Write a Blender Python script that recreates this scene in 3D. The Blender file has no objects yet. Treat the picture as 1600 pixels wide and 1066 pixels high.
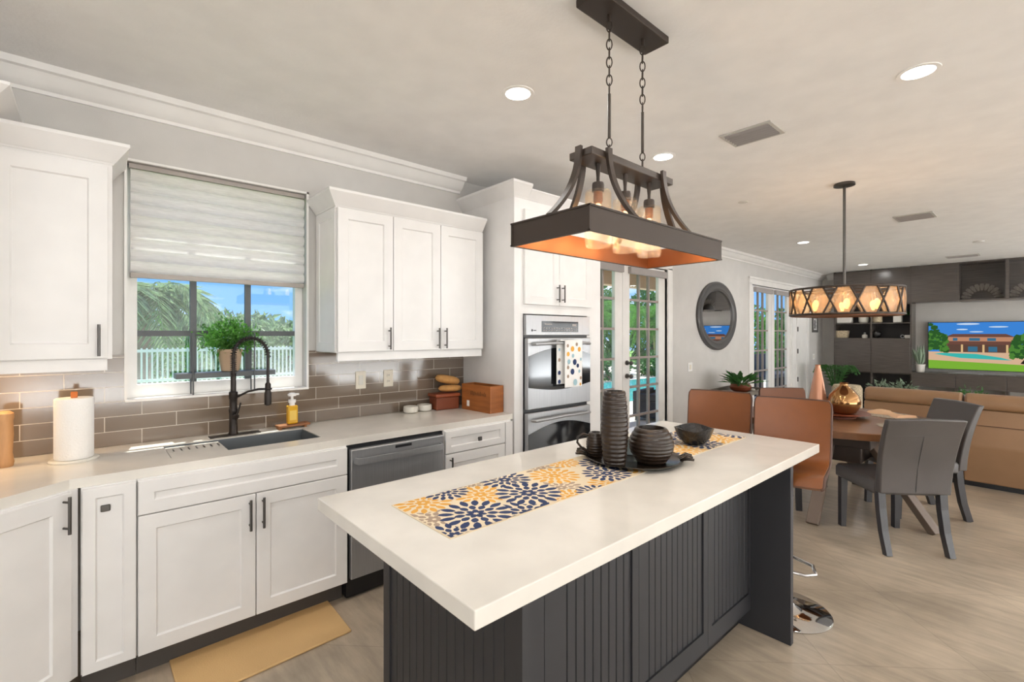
import bpy, bmesh, math, random
from mathutils import Vector, Matrix
C = bpy.context.scene.collection
SC = bpy.context.scene
PI = math.pi
rnd = random.Random(7)

# ------------------------------------------------------------------ camera
FPX = 742.0
YAW = math.atan2(835, 742)              # angle of the view direction from +X
cam_d = bpy.data.cameras.new('camera')
cam = bpy.data.objects.new('camera', cam_d); C.objects.link(cam)
cam.location = (0, 0, 1.5)
cam.rotation_euler = (PI/2, 0, YAW - PI/2)
cam_d.sensor_width = 36; cam_d.lens = FPX/1600*36
cam_d.shift_y = -10.5/1600
cam_d.clip_start = 0.02; cam_d.clip_end = 300
SC.camera = cam

# ------------------------------------------------------------------ colour management, sampling helpers
vs = SC.view_settings
vs.view_transform = 'Standard'; vs.look = 'None'; vs.gamma = 1; vs.use_curve_mapping = False
vs.exposure = 0.17
SC.cycles.use_denoising = True
SC.cycles.max_bounces = 9; SC.cycles.diffuse_bounces = 5; SC.cycles.glossy_bounces = 4
SC.cycles.transparent_max_bounces = 14; SC.cycles.transmission_bounces = 6
SC.cycles.sample_clamp_indirect = 6
SC.cycles.caustics_reflective = False; SC.cycles.caustics_refractive = False

def lin(h):
    h = h.lstrip('#'); v = [int(h[i:i+2], 16)/255 for i in (0, 2, 4)]
    return tuple(((c/12.92) if c <= 0.04045 else ((c+0.055)/1.055)**2.4) for c in v) + (1,)

# ------------------------------------------------------------------ world: blue sky with a few clouds
wd = bpy.data.worlds.new('sky'); SC.world = wd; wd.use_nodes = True
nt = wd.node_tree; nt.nodes.clear()
out = nt.nodes.new('ShaderNodeOutputWorld'); bg = nt.nodes.new('ShaderNodeBackground')
tc = nt.nodes.new('ShaderNodeTexCoord'); sep = nt.nodes.new('ShaderNodeSeparateXYZ')
rp = nt.nodes.new('ShaderNodeValToRGB')
rp.color_ramp.elements[0].position = 0.0; rp.color_ramp.elements[0].color = (0.20, 0.42, 0.85, 1)
rp.color_ramp.elements[1].position = 0.45; rp.color_ramp.elements[1].color = (0.07, 0.24, 0.75, 1)
mp = nt.nodes.new('ShaderNodeMapping'); mp.inputs['Scale'].default_value = (3, 3, 9)
nz = nt.nodes.new('ShaderNodeTexNoise'); nz.inputs['Scale'].default_value = 1.6; nz.inputs['Detail'].default_value = 6
cr = nt.nodes.new('ShaderNodeValToRGB'); cr.color_ramp.elements[0].position = 0.52; cr.color_ramp.elements[1].position = 0.7
mx = nt.nodes.new('ShaderNodeMixRGB'); mx.inputs['Color2'].default_value = (0.95, 0.96, 1, 1)
L = nt.links.new
L(tc.outputs['Generated'], sep.inputs[0]); L(sep.outputs['Z'], rp.inputs[0])
L(tc.outputs['Generated'], mp.inputs[0]); L(mp.outputs[0], nz.inputs['Vector']); L(nz.outputs['Fac'], cr.inputs[0])
L(cr.outputs[0], mx.inputs['Fac']); L(rp.outputs[0], mx.inputs['Color1']); L(mx.outputs[0], bg.inputs[0])
bg.inputs['Strength'].default_value = 1.5
L(bg.outputs[0], out.inputs[0])

# ------------------------------------------------------------------ sun, and unseen fill lamps added to brighten the room
def light(name, kind, loc, power, color=(1, 1, 1), rot=(0, 0, 0), size=1, size_y=None, shape=None):
    d = bpy.data.lights.new(name, kind); o = bpy.data.objects.new(name, d); C.objects.link(o)
    o.location = loc; o.rotation_euler = rot; d.energy = power; d.color = color
    if kind == 'AREA':
        d.shape = shape or ('RECTANGLE' if size_y else 'DISK'); d.size = size
        if size_y: d.size_y = size_y
    elif kind == 'POINT': d.shadow_soft_size = size
    return o
sun = light('sun', 'SUN', (3, 8, 12), 8.0, (1, 0.96, 0.9)); sun.data.angle = math.radians(0.6)
sun.rotation_euler = Vector((-0.06, -0.30, -1.0)).to_track_quat('-Z', 'Y').to_euler()
# added area lamps along the solid out-of-view walls, no openings there
light('room_fill_right', 'AREA', (3.6, -3.70, 1.25), 105, (0.93, 0.97, 1), (-PI/2-0.0, 0, 0), 9.0, 2.3)  # added fill along the right wall, which has no glazing
light('ceiling_fill_right', 'AREA', (3.6, -3.66, 0.45), 500, (0.91, 0.96, 1), (-PI/2-0.9, 0, 0), 9.0, 0.8)  # added lamp, tilted up to lighten the ceiling
light('room_fill_behind', 'AREA', (-2.28, -1.2, 1.5), 55, (0.93, 0.97, 1), (0, -PI/2, 0), 2.2, 4.0)  # added fill behind the camera, no window modelled
light('ceiling_fill_far', 'AREA', (10.0, -3.66, 0.45), 190, (0.86, 0.93, 1), (-PI/2-0.8, 0, 0), 3.0, 0.8)  # second up-tilted lamp, added for the far ceiling
light('room_fill_far', 'AREA', (10.0, -3.70, 1.35), 95, (0.88, 0.94, 1), (-PI/2, 0, 0), 3.0, 2.3)  # added fill for the far end of the room

# ------------------------------------------------------------------ materials
def mat(name, color, rough=0.5, metal=0.0, noise=None, bump=None, spec=0.5, sheen=0, coat=0, emis=None, stretch=None, sss=None):
    """noise=(scale, amount, detail) varies the base colour, bump=(scale, strength)"""
    m = bpy.data.materials.new(name); m.use_nodes = True
    t = m.node_tree; b = t.nodes['Principled BSDF']
    if isinstance(color, str): color = lin(color)
    b.inputs['Base Color'].default_value = color
    b.inputs['Roughness'].default_value = rough; b.inputs['Metallic'].default_value = metal
    b.inputs['Specular IOR Level'].default_value = spec
    if coat: b.inputs['Coat Weight'].default_value = coat; b.inputs['Coat Roughness'].default_value = 0.08
    if sheen: b.inputs['Sheen Weight'].default_value = sheen
    if emis: b.inputs['Emission Color'].default_value = emis[0]; b.inputs['Emission Strength'].default_value = emis[1]
    co = t.nodes.new('ShaderNodeTexCoord'); mp = t.nodes.new('ShaderNodeMapping')
    t.links.new(co.outputs['Object'], mp.inputs[0])
    if stretch: mp.inputs['Scale'].default_value = stretch
    sc, am, de = noise or (6.0, 0.03, 2.0)
    n = t.nodes.new('ShaderNodeTexNoise'); n.inputs['Scale'].default_value = sc; n.inputs['Detail'].default_value = de
    t.links.new(mp.outputs[0], n.inputs['Vector'])
    r = t.nodes.new('ShaderNodeMapRange'); r.inputs['From Min'].default_value = 0.3; r.inputs['From Max'].default_value = 0.7
    r.inputs['To Min'].default_value = 1-am; r.inputs['To Max'].default_value = 1+am
    t.links.new(n.outputs['Fac'], r.inputs['Value'])
    v = t.nodes.new('ShaderNodeVectorMath'); v.operation = 'SCALE'; v.inputs[0].default_value = color[:3]
    t.links.new(r.outputs[0], v.inputs['Scale']); t.links.new(v.outputs[0], b.inputs['Base Color'])
    if bump:
        n2 = t.nodes.new('ShaderNodeTexNoise'); n2.inputs['Scale'].default_value = bump[0]; n2.inputs['Detail'].default_value = 3
        t.links.new(mp.outputs[0], n2.inputs['Vector'])
        bp = t.nodes.new('ShaderNodeBump'); bp.inputs['Strength'].default_value = bump[1]; bp.inputs['Distance'].default_value = 0.01
        t.links.new(n2.outputs['Fac'], bp.inputs['Height']); t.links.new(bp.outputs[0], b.inputs['Normal'])
    return m

def leafy(name, color, amt=0.35):
    m = mat(name, color, 0.5, noise=(9, amt, 2)); t = m.node_tree; b = t.nodes['Principled BSDF']; o = t.nodes['Material Output']
    tl = t.nodes.new('ShaderNodeBsdfTranslucent'); mx = t.nodes.new('ShaderNodeMixShader'); mx.inputs[0].default_value = 0.5
    t.links.new(b.inputs['Base Color'].links[0].from_socket, tl.inputs[0])
    t.links.new(b.outputs[0], mx.inputs[1]); t.links.new(tl.outputs[0], mx.inputs[2]); t.links.new(mx.outputs[0], o.inputs[0]); return m

def glassy(name, tint=(1, 1, 1, 1), gloss=0.07, rough=0.02, trans=0.0, bump=None):
    m = bpy.data.materials.new(name); m.use_nodes = True; t = m.node_tree; t.nodes.clear()
    o = t.nodes.new('ShaderNodeOutputMaterial'); tr = t.nodes.new('ShaderNodeBsdfTransparent'); tr.inputs[0].default_value = tint
    g = t.nodes.new('ShaderNodeBsdfGlossy'); g.inputs['Roughness'].default_value = rough
    mx = t.nodes.new('ShaderNodeMixShader'); mx.inputs[0].default_value = gloss
    t.links.new(tr.outputs[0], mx.inputs[1]); t.links.new(g.outputs[0], mx.inputs[2])
    if bump:
        n2 = t.nodes.new('ShaderNodeTexNoise'); n2.inputs['Scale'].default_value = bump[0]
        bp = t.nodes.new('ShaderNodeBump'); bp.inputs['Strength'].default_value = bump[1]; bp.inputs['Distance'].default_value = 0.01
        t.links.new(n2.outputs['Fac'], bp.inputs['Height']); t.links.new(bp.outputs[0], g.inputs['Normal'])
    last = mx
    if trans:
        tl = t.nodes.new('ShaderNodeBsdfTranslucent'); tl.inputs[0].default_value = (1, 0.78, 0.5, 1)
        m2 = t.nodes.new('ShaderNodeMixShader'); m2.inputs[0].default_value = trans
        t.links.new(mx.outputs[0], m2.inputs[1]); t.links.new(tl.outputs[0], m2.inputs[2]); last = m2
    t.links.new(last.outputs[0], o.inputs[0])
    return m

def emit(name, color, s):
    m = bpy.data.materials.new(name); m.use_nodes = True; t = m.node_tree; t.nodes.clear()
    o = t.nodes.new('ShaderNodeOutputMaterial'); e = t.nodes.new('ShaderNodeEmission')
    e.inputs[0].default_value = lin(color) if isinstance(color, str) else color; e.inputs[1].default_value = s
    t.links.new(e.outputs[0], o.inputs[0]); return m

def math_node(t, op, a, b=None):
    n = t.nodes.new('ShaderNodeMath'); n.operation = op
    for i, v in enumerate((a, b)):
        if v is None: continue
        if hasattr(v, 'links'): t.links.new(v, n.inputs[i])
        else: n.inputs[i].default_value = v
    return n.outputs[0]

def floor_mat():
    m = mat('floor_tile', '#aa9b88', 0.30, noise=(2.2, 0.26, 7), stretch=(1, 1, 1), bump=(30, 0.04))
    t = m.node_tree; b = t.nodes['Principled BSDF']
    co = t.nodes.new('ShaderNodeTexCoord'); sp = t.nodes.new('ShaderNodeSeparateXYZ'); t.links.new(co.outputs['Object'], sp.inputs[0])
    p = math_node(t, 'MULTIPLY', math_node(t, 'SUBTRACT', sp.outputs[0], sp.outputs[1]), 0.70711)
    q = math_node(t, 'MULTIPLY', math_node(t, 'ADD', sp.outputs[0], sp.outputs[1]), 0.70711)
    T = 0.6505
    pp = math_node(t, 'DIVIDE', math_node(t, 'SUBTRACT', p, 0.01), T); qq = math_node(t, 'DIVIDE', math_node(t, 'SUBTRACT', q, 0.286), T)
    fp = math_node(t, 'ABSOLUTE', math_node(t, 'SUBTRACT', math_node(t, 'FRACT', pp), 0.5))
    fq = math_node(t, 'ABSOLUTE', math_node(t, 'SUBTRACT', math_node(t, 'FRACT', qq), 0.5))
    g = math_node(t, 'GREATER_THAN', math_node(t, 'MAXIMUM', fp, fq), 0.4965)
    # tile tone and streaks across the room's depth
    wn = t.nodes.new('ShaderNodeTexWhiteNoise'); cb = t.nodes.new('ShaderNodeCombineXYZ')
    t.links.new(math_node(t, 'FLOOR', pp), cb.inputs[0]); t.links.new(math_node(t, 'FLOOR', qq), cb.inputs[1]); t.links.new(cb.outputs[0], wn.inputs['Vector'])
    mp2 = t.nodes.new('ShaderNodeMapping'); mp2.inputs['Rotation'].default_value = (0, 0, math.radians(45)); mp2.inputs['Scale'].default_value = (9, 1.4, 1)
    t.links.new(co.outputs['Object'], mp2.inputs[0])
    ns = t.nodes.new('ShaderNodeTexNoise'); ns.inputs['Scale'].default_value = 2.0; ns.inputs['Detail'].default_value = 8; ns.inputs['Roughness'].default_value = 0.65
    t.links.new(mp2.outputs[0], ns.inputs['Vector'])
    r1 = t.nodes.new('ShaderNodeMapRange'); r1.inputs['From Min'].default_value = 0.3; r1.inputs['From Max'].default_value = 0.7
    r1.inputs['To Min'].default_value = 0.8; r1.inputs['To Max'].default_value = 1.2; t.links.new(ns.outputs['Fac'], r1.inputs['Value'])
    tone = math_node(t, 'MULTIPLY', r1.outputs[0], math_node(t, 'ADD', math_node(t, 'MULTIPLY', wn.outputs['Value'], 0.08), 0.96))
    tone = math_node(t, 'MULTIPLY', tone, math_node(t, 'SUBTRACT', 1.0, math_node(t, 'MULTIPLY', g, 0.22)))
    prev = b.inputs['Base Color'].links[0].from_socket
    v = t.nodes.new('ShaderNodeVectorMath'); v.operation = 'SCALE'; t.links.new(prev, v.inputs[0]); t.links.new(tone, v.inputs['Scale'])
    t.links.new(v.outputs[0], b.inputs['Base Color'])
    return m

def backsplash_mat():
    m = mat('backsplash_glass_tile', '#8c7d6e', 0.12, coat=0.5)
    t = m.node_tree; b = t.nodes['Principled BSDF']
    co = t.nodes.new('ShaderNodeTexCoord'); sp = t.nodes.new('ShaderNodeSeparateXYZ'); t.links.new(co.outputs['Object'], sp.inputs[0])
    cb = t.nodes.new('ShaderNodeCombineXYZ')
    t.links.new(math_node(t, 'ADD', sp.outputs[0], 5.0-0.2+0.306*0.13), cb.inputs[0]); t.links.new(math_node(t, 'SUBTRACT', sp.outputs[2], 0.9135), cb.inputs[1])
    br = t.nodes.new('ShaderNodeTexBrick'); br.offset = 0.5; br.squash = 1
    br.inputs['Scale'].default_value = 1; br.inputs['Brick Width'].default_value = 0.306; br.inputs['Row Height'].default_value = 0.0775
    br.inputs['Mortar Size'].default_value = 0.0016; br.inputs['Mortar Smooth'].default_value = 0.0; br.inputs['Bias'].default_value = 0
    br.inputs['Color1'].default_value = lin('#6f6153'); br.inputs['Color2'].default_value = lin('#7e6f61'); br.inputs['Mortar'].default_value = lin('#cfc6ba')
    t.links.new(cb.outputs[0], br.inputs['Vector']); t.links.new(br.outputs['Color'], b.inputs['Base Color'])
    rr = t.nodes.new('ShaderNodeMapRange'); rr.inputs['To Min'].default_value = 0.1; rr.inputs['To Max'].default_value = 0.7
    t.links.new(br.outputs['Fac'], rr.inputs['Value']); t.links.new(rr.outputs[0], b.inputs['Roughness'])
    bp = t.nodes.new('ShaderNodeBump'); bp.inputs['Strength'].default_value = 0.4; bp.inputs['Distance'].default_value = 0.003; bp.invert = True
    t.links.new(br.outputs['Fac'], bp.inputs['Height']); t.links.new(bp.outputs[0], b.inputs['Normal'])
    return m

def shade_mat():
    m = bpy.data.materials.new('shade_fabric'); m.use_nodes = True; t = m.node_tree; t.nodes.clear()
    o = t.nodes.new('ShaderNodeOutputMaterial'); d = t.nodes.new('ShaderNodeBsdfDiffuse'); tl = t.nodes.new('ShaderNodeBsdfTranslucent')
    co = t.nodes.new('ShaderNodeTexCoord'); mp = t.nodes.new('ShaderNodeMapping'); mp.inputs['Scale'].default_value = (3, 3, 40)
    n = t.nodes.new('ShaderNodeTexNoise'); n.inputs['Scale'].default_value = 6; n.inputs['Detail'].default_value = 4
    r = t.nodes.new('ShaderNodeValToRGB'); r.color_ramp.elements[0].color = (0.87, 0.85, 0.83, 1); r.color_ramp.elements[1].color = (0.97, 0.95, 0.93, 1)
    r.color_ramp.elements[0].position = 0.35; r.color_ramp.elements[1].position = 0.65
    t.links.new(co.outputs['Object'], mp.inputs[0]); t.links.new(mp.outputs[0], n.inputs['Vector']); t.links.new(n.outputs['Fac'], r.inputs[0])
    t.links.new(r.outputs[0], d.inputs[0]); t.links.new(r.outputs[0], tl.inputs[0])
    tr = t.nodes.new('ShaderNodeBsdfTransparent')
    mx = t.nodes.new('ShaderNodeMixShader'); mx.inputs[0].default_value = 0.42
    t.links.new(d.outputs[0], mx.inputs[1]); t.links.new(tl.outputs[0], mx.inputs[2])
    m2 = t.nodes.new('ShaderNodeMixShader'); m2.inputs[0].default_value = 0.02
    t.links.new(mx.outputs[0], m2.inputs[1]); t.links.new(tr.outputs[0], m2.inputs[2]); t.links.new(m2.outputs[0], o.inputs[0])
    return m

M = dict(
    wall=mat('wall_paint', '#cac7c3', 0.75, bump=(220, 0.05)),
    ceiling=mat('ceiling_paint', '#eeecea', 0.85, bump=(60, 0.12)),
    trim=mat('trim_white', '#efedea', 0.45),
    cab=mat('cabinet_white', '#e5e3e1', 0.42),
    toe_shade=mat('toe_kick_shade_grey', '#4d4742', 0.8),  # shade under the cabinets put into the toe kick colour
    quartz=mat('quartz_white', '#dbd6cd', 0.15, noise=(5, 0.06, 9)),
    floor=floor_mat(),
    tile=backsplash_mat(),
    steel=mat('brushed_steel', '#a9aaac', 0.36, 0.68, noise=(5, 0.08, 3), stretch=(60, 60, 1)),
    steel_dark=mat('sink_steel', '#72777b', 0.45, 0.5),
    black=mat('black_plastic', '#17171a', 0.35),
    ovenglass=mat('oven_black_glass', '#1b1c1f', 0.06, coat=0.4),
    handle=mat('dark_nickel', '#5d5a57', 0.35, 0.9),
    bronze=mat('oil_rubbed_bronze', '#35302d', 0.4, 0.7),
    island=mat('island_charcoal', '#2d2d30', 0.5),
    lampmetal=mat('lamp_bronze', '#3f352e', 0.42, 0.4),
    copper=mat('lamp_copper_lining', '#8a5533', 0.42, 0.6),
    jar=glassy('seeded_glass', (1, 0.96, 0.9, 1), 0.09, 0.06, 0.012, (70, 0.6)),
    bulb=emit('bulb_glow', (1, 0.68, 0.34, 1), 3.5),
    filament=emit('filament', (1, 0.8, 0.5, 1), 30),
    can=emit('can_lens', (1, 0.97, 0.92, 1), 7),
    crystal=glassy('crystal_amber', (1, 0.84, 0.64, 1), 0.2, 0.13, 0.10, (40, 0.6)),
    glass=glassy('window_glass', (0.95, 0.98, 0.97, 1), 0.05, 0.0),
    muntin=mat('muntin_grey', '#55585a', 0.5),
    muntin_door=mat('door_muntin_taupe', '#9a8f88', 0.5),
    shade=shade_mat(),
    rail=mat('shade_rail', '#a79f99', 0.6),
    taupe=mat('blind_headrail', '#a09a97', 0.5),
    terracotta=mat('clay_pot', '#b39a80', 0.8),
    whitepot=mat('white_pot', '#e2ddd5', 0.5),
    leaf=leafy('leaf_green', '#5e9640'),
    leafdark=leafy('leaf_dark', '#44753a'),
    leafpale=leafy('leaf_pale', '#8aa378', 0.4),
    leafgrey=mat('leaf_grey_green', '#7d8f78', 0.6),
    stem=mat('bamboo_stem', '#a7ad74', 0.6),
    bark=mat('bark', '#7a6753', 0.8),
    paper=mat('paper_towel', '#f3f1ee', 0.9, bump=(140, 0.3)),
    orange=mat('orange_wood', '#c86a1e', 0.5),
    wood=mat('warm_wood', '#8c5a34', 0.5, noise=(6, 0.2, 5), stretch=(1, 1, 8)),
    woodtan=mat('tan_wood', '#b98a5c', 0.55, noise=(6, 0.15, 5), stretch=(8, 8, 1)),
    soap=mat('soap_yellow', '#d9a423', 0.15, spec=0.7),
    crate=mat('crate_wood', '#9c5c2b', 0.55, noise=(5, 0.25, 6), stretch=(1, 1, 7)),
    boxred=mat('brown_box', '#7a3c22', 0.45),
    boxlid=mat('brown_box_lid', '#93492a', 0.4),
    bread=mat('bread_crust', '#c79355', 0.75, noise=(14, 0.2, 4), bump=(40, 0.4)),
    ceramic=mat('ceramic_pale', '#d9d5cb', 0.3),
    plate=mat('outlet_cream', '#e4dccb', 0.4),
    mat=mat('floor_mat_tan', '#cda874', 0.7, bump=(160, 0.15)),
    runner=mat('runner_cream', '#e0cfb2', 0.85, bump=(300, 0.1)),
    navy=mat('print_navy', '#27375e', 0.85), ochre=mat('print_ochre', '#dda244', 0.85), greige=mat('print_greige', '#a58f7c', 0.85),
    sky2=mat('print_light_blue', '#9dbcc6', 0.85),
    vase=mat('bronze_ribbed_ceramic', '#2c2119', 0.28, noise=(12, 0.25, 4), bump=(35, 0.3)),
    traydark=mat('dark_metal_tray', '#3a322b', 0.2, 0.6),
    bowl=mat('dark_hammered_bowl', '#292726', 0.22, 0.3, bump=(45, 0.7)),
    candle=mat('pale_blue_glass', '#c3d5da', 0.2),
    tan=mat('tan_leather', '#7d4822', 0.34, noise=(4, 0.12, 4), bump=(180, 0.08)),
    piping=mat('dark_piping', '#4a2c1c', 0.6),
    grey=mat('grey_leather', '#4d4846', 0.3, noise=(4, 0.07, 3), bump=(160, 0.06)),
    greyleg=mat('charcoal_wood', '#343234', 0.35),
    chrome=mat('chrome', '#c8c8c8', 0.06, 1.0),
    table=mat('table_walnut', '#7d5437', 0.32, noise=(3, 0.2, 6), stretch=(9, 1, 1)),
    tablebase=mat('table_base_dark', '#463a33', 0.5, noise=(3, 0.15, 6)),
    tableleg=mat('table_leg_greybrown', '#6a5a4e', 0.55, noise=(4, 0.15, 6)),
    sofa=mat('sofa_leather', '#8f6d4e', 0.42, noise=(3, 0.08, 4), bump=(120, 0.06)),
    blush=mat('copper_blush_glaze', '#c98f70', 0.22, 0.35),
    mercury=mat('mercury_glass', '#b98a5a', 0.12, 0.9, noise=(6, 0.3, 4)),
    napkin=mat('peach_napkin', '#ecc29a', 0.85),
    placemat=mat('woven_placemat', '#a99a88', 0.85, noise=(60, 0.45, 2)),
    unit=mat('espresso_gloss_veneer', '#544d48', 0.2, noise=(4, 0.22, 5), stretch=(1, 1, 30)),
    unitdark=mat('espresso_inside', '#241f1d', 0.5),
    basket=mat('woven_basket', '#b9a98d', 0.8, noise=(60, 0.35, 2)),
    sidetable=mat('weathered_grey_wood', '#6f675e', 0.6, noise=(5, 0.2, 5), stretch=(1, 8, 1)),
    mirror=mat('mirror_silver', '#e0e0e0', 0.015, 1.0),
    mirrorframe=mat('mirror_frame', '#4c4a49', 0.42),
    vent=mat('vent_grey', '#b9b6b0', 0.5), ventdark=mat('vent_dark', '#3a3835', 0.8),
    grass=mat('grass', '#6f9a3a', 0.9, noise=(3, 0.3, 5)),
    paving=mat('patio_paving', '#d8cdbd', 0.8, noise=(2, 0.06, 5)),
    pool=mat('pool_water', '#4fa9ab', 0.06, noise=(2, 0.15, 4), bump=(4, 0.1)),
    stucco=mat('patio_stucco', '#c8ab8c', 0.85),
    fence=mat('white_fence', '#e8ebea', 0.5),
    wicker=mat('dark_wicker', '#2c2c31', 0.7, bump=(90, 0.6)),
    picture=mat('photo_print', '#cfcfcf', 0.6, noise=(30, 0.5, 3)),
    greymat=mat('grey_frame', '#5a5855', 0.5),
    sensor=mat('sensor_plastic', '#d5d2cd', 0.5),
)

# ------------------------------------------------------------------ mesh building helpers
class MB:
    def __init__(s): s.bm = bmesh.new(); s.mi = 0; s.X = Matrix.Identity(4)
    def v(s, p): return s.bm.verts.new(s.X @ Vector(p))
    def f(s, vs):
        try: fc = s.bm.faces.new(vs)
        except ValueError: return None
        fc.material_index = s.mi; return fc
    def box(s, x0, x1, y0, y1, z0, z1):
        vv = [s.v((x, y, z)) for x in (x0, x1) for y in (y0, y1) for z in (z0, z1)]
        for q in ((0, 1, 3, 2), (4, 6, 7, 5), (0, 4, 5, 1), (2, 3, 7, 6), (0, 2, 6, 4), (1, 5, 7, 3)): s.f([vv[i] for i in q])
        return s
    def loft(s, rings, cap=True, close=True):
        R = [[s.v(p) for p in r] for r in rings]; n = len(R[0])
        for a, b in zip(R, R[1:]):
            for i in range(n if close else n-1):
                j = (i+1) % n; s.f((a[i], a[j], b[j], b[i]))
        if cap: s.f(R[0][::-1]); s.f(R[-1])
        return s
    def prism(s, poly, axis, a, b):
        def P(p, t): return {'x': (t, p[0], p[1]), 'y': (p[0], t, p[1]), 'z': (p[0], p[1], t)}[axis]
        return s.loft([[P(p, a) for p in poly], [P(p, b) for p in poly]])
    def tube(s, pts, r, n=10, cap=True):
        pts = [Vector(p) for p in pts]; rings = []
        rr = r if isinstance(r, (list, tuple)) else [r]*len(pts)
        t0 = (pts[1]-pts[0]).normalized(); up = Vector((0, 0, 1)) if abs(t0.z) < 0.9 else Vector((1, 0, 0))
        nrm = t0.cross(up).normalized()
        for i, p in enumerate(pts):
            t = (pts[min(i+1, len(pts)-1)]-pts[max(i-1, 0)]).normalized()
            nrm = (nrm - t*nrm.dot(t)); nrm = nrm.normalized() if nrm.length > 1e-6 else t.orthogonal().normalized()
            b = t.cross(nrm)
            rings.append([p+(nrm*math.cos(a)+b*math.sin(a))*rr[i] for a in (2*PI*k/n for k in range(n))])
        return s.loft(rings, cap)
    def strap(s, pts, w, side, th):
        """flat bar following pts; w = width along `side`, th = thickness"""
        pts = [Vector(p) for p in pts]; side = Vector(side).normalized(); rings = []
        for i, p in enumerate(pts):
            t = (pts[min(i+1, len(pts)-1)]-pts[max(i-1, 0)]).normalized(); n = t.cross(side).normalized()
            ww = w[i] if isinstance(w, (list, tuple)) else w
            rings.append([p+side*a*ww/2+n*b*th/2 for a, b in ((-1, -1), (1, -1), (1, 1), (-1, 1))])
        return s.loft(rings)
    def lathe(s, prof, c=(0, 0, 0), n=28, sx=1, sy=1):
        rings = [[(c[0]+r*math.cos(2*PI*k/n)*sx, c[1]+r*math.sin(2*PI*k/n)*sy, c[2]+z) for k in range(n)] for r, z in prof]
        return s.loft(rings)
    def ball(s, c, r, n=12, sq=(1, 1, 1)):
        pr = [(math.sin(PI*i/8)*1.0, -math.cos(PI*i/8)) for i in range(9)]; pr[0] = (0.02, -1); pr[-1] = (0.02, 1)
        rings = [[(c[0]+a*r*sq[0]*math.cos(2*PI*k/n), c[1]+a*r*sq[1]*math.sin(2*PI*k/n), c[2]+z*r*sq[2]) for k in range(n)] for a, z in pr]
        return s.loft(rings)
    def ring(s, c, R, r, axis='z', n=28, m=8, sx=1, sy=1):
        vs_ = []
        for i in range(n):
            a = 2*PI*i/n; row = []
            for j in range(m):
                b = 2*PI*j/m; x = (R+r*math.cos(b)); h = r*math.sin(b)
                u, w = x*math.cos(a)*sx, x*math.sin(a)*sy
                p = {'z': (u, w, h), 'x': (h, u, w), 'y': (u, h, w)}[axis]
                row.append(s.v((c[0]+p[0], c[1]+p[1], c[2]+p[2])))
            vs_.append(row)
        for i in range(n):
            for j in range(m):
                s.f((vs_[i][j], vs_[(i+1) % n][j], vs_[(i+1) % n][(j+1) % m], vs_[i][(j+1) % m]))
        return s
    def shaker(s, x0, x1, z0, z1, y, t=0.02, fr=0.062, rec=0.009):
        """cabinet door facing -y with a recessed flat panel"""
        def R(i, yy): return [s.v(p) for p in ((x0+i, yy, z0+i), (x1-i, yy, z0+i), (x1-i, yy, z1-i), (x0+i, yy, z1-i))]
        rs = [R(0, y+t), R(0, y+0.002), R(0.002, y), R(fr, y), R(fr+0.006, y+rec)]
        for a, b in zip(rs, rs[1:]):
            for i in range(4): s.f((a[i], a[(i+1) % 4], b[(i+1) % 4], b[i]))
        s.f(rs[0][::-1]); s.f(rs[-1]); return s
    def build(s, name, mats, parent=None, smooth=None, bevel=0, seg=2, loc=None):
        bm = s.bm
        bmesh.ops.recalc_face_normals(bm, faces=bm.faces)
        me = bpy.data.meshes.new(name); bm.to_mesh(me); bm.free()
        for m in (mats if isinstance(mats, (list, tuple)) else [mats]): me.materials.append(m)
        if smooth:
            me.shade_smooth(); me.set_sharp_from_angle(angle=math.radians(smooth))
        o = bpy.data.objects.new(name, me); C.objects.link(o)
        if parent: o.parent = parent
        if loc: o.location = loc
        if bevel:
            b = o.modifiers.new('bevel', 'BEVEL'); b.width = bevel; b.segments = seg; b.limit_method = 'ANGLE'; b.angle_limit = math.radians(50)
        return o

def tag(o, label=None, cat=None, group=None, kind=None):
    if label: o['label'] = label
    if cat: o['category'] = cat
    if group: o['group'] = group
    if kind: o['kind'] = kind
    return o
def thing(name, label, cat, loc=(0, 0, 0), rz=0, group=None):
    o = bpy.data.objects.new(name, None); C.objects.link(o); o.location = loc; o.rotation_euler = (0, 0, rz)
    o.empty_display_size = 0.05
    return tag(o, label, cat, group)
def struct(o): o['kind'] = 'structure'; return o
def dup(root, loc, rz=None, label=None, group=None):
    r = root.copy(); C.objects.link(r); r.location = loc
    if rz is not None: r.rotation_euler = (0, 0, rz)
    if label: r['label'] = label
    if group: r['group'] = group
    for ch in list(root.children):
        c = ch.copy(); C.objects.link(c); c.parent = r
        for g in list(ch.children):
            d = g.copy(); C.objects.link(d); d.parent = c
    return r
def box(name, m, x0, x1, y0, y1, z0, z1, parent=None, bevel=0):
    return MB().box(x0, x1, y0, y1, z0, z1).build(name, m, parent, bevel=bevel)
def leaf_quad(mb, p, d, up, ln, w):
    """pointed leaf, folded a little along its middle"""
    d = d.normalized(); s = d.cross(up); s = s.normalized() if s.length > 1e-4 else d.orthogonal().normalized(); n = s.cross(d)
    a = mb.v(p); b = mb.v(p+d*ln*0.45+s*w/2+n*w*0.12); c = mb.v(p+d*ln-n*ln*0.1); e = mb.v(p+d*ln*0.45-s*w/2+n*w*0.12)
    mb.f((a, b, c)); mb.f((a, c, e))
def rdir(r): 
    z = r.uniform(-1, 1); a = r.uniform(0, 2*PI); q = math.sqrt(1-z*z); return Vector((q*math.cos(a), q*math.sin(a), z))
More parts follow.
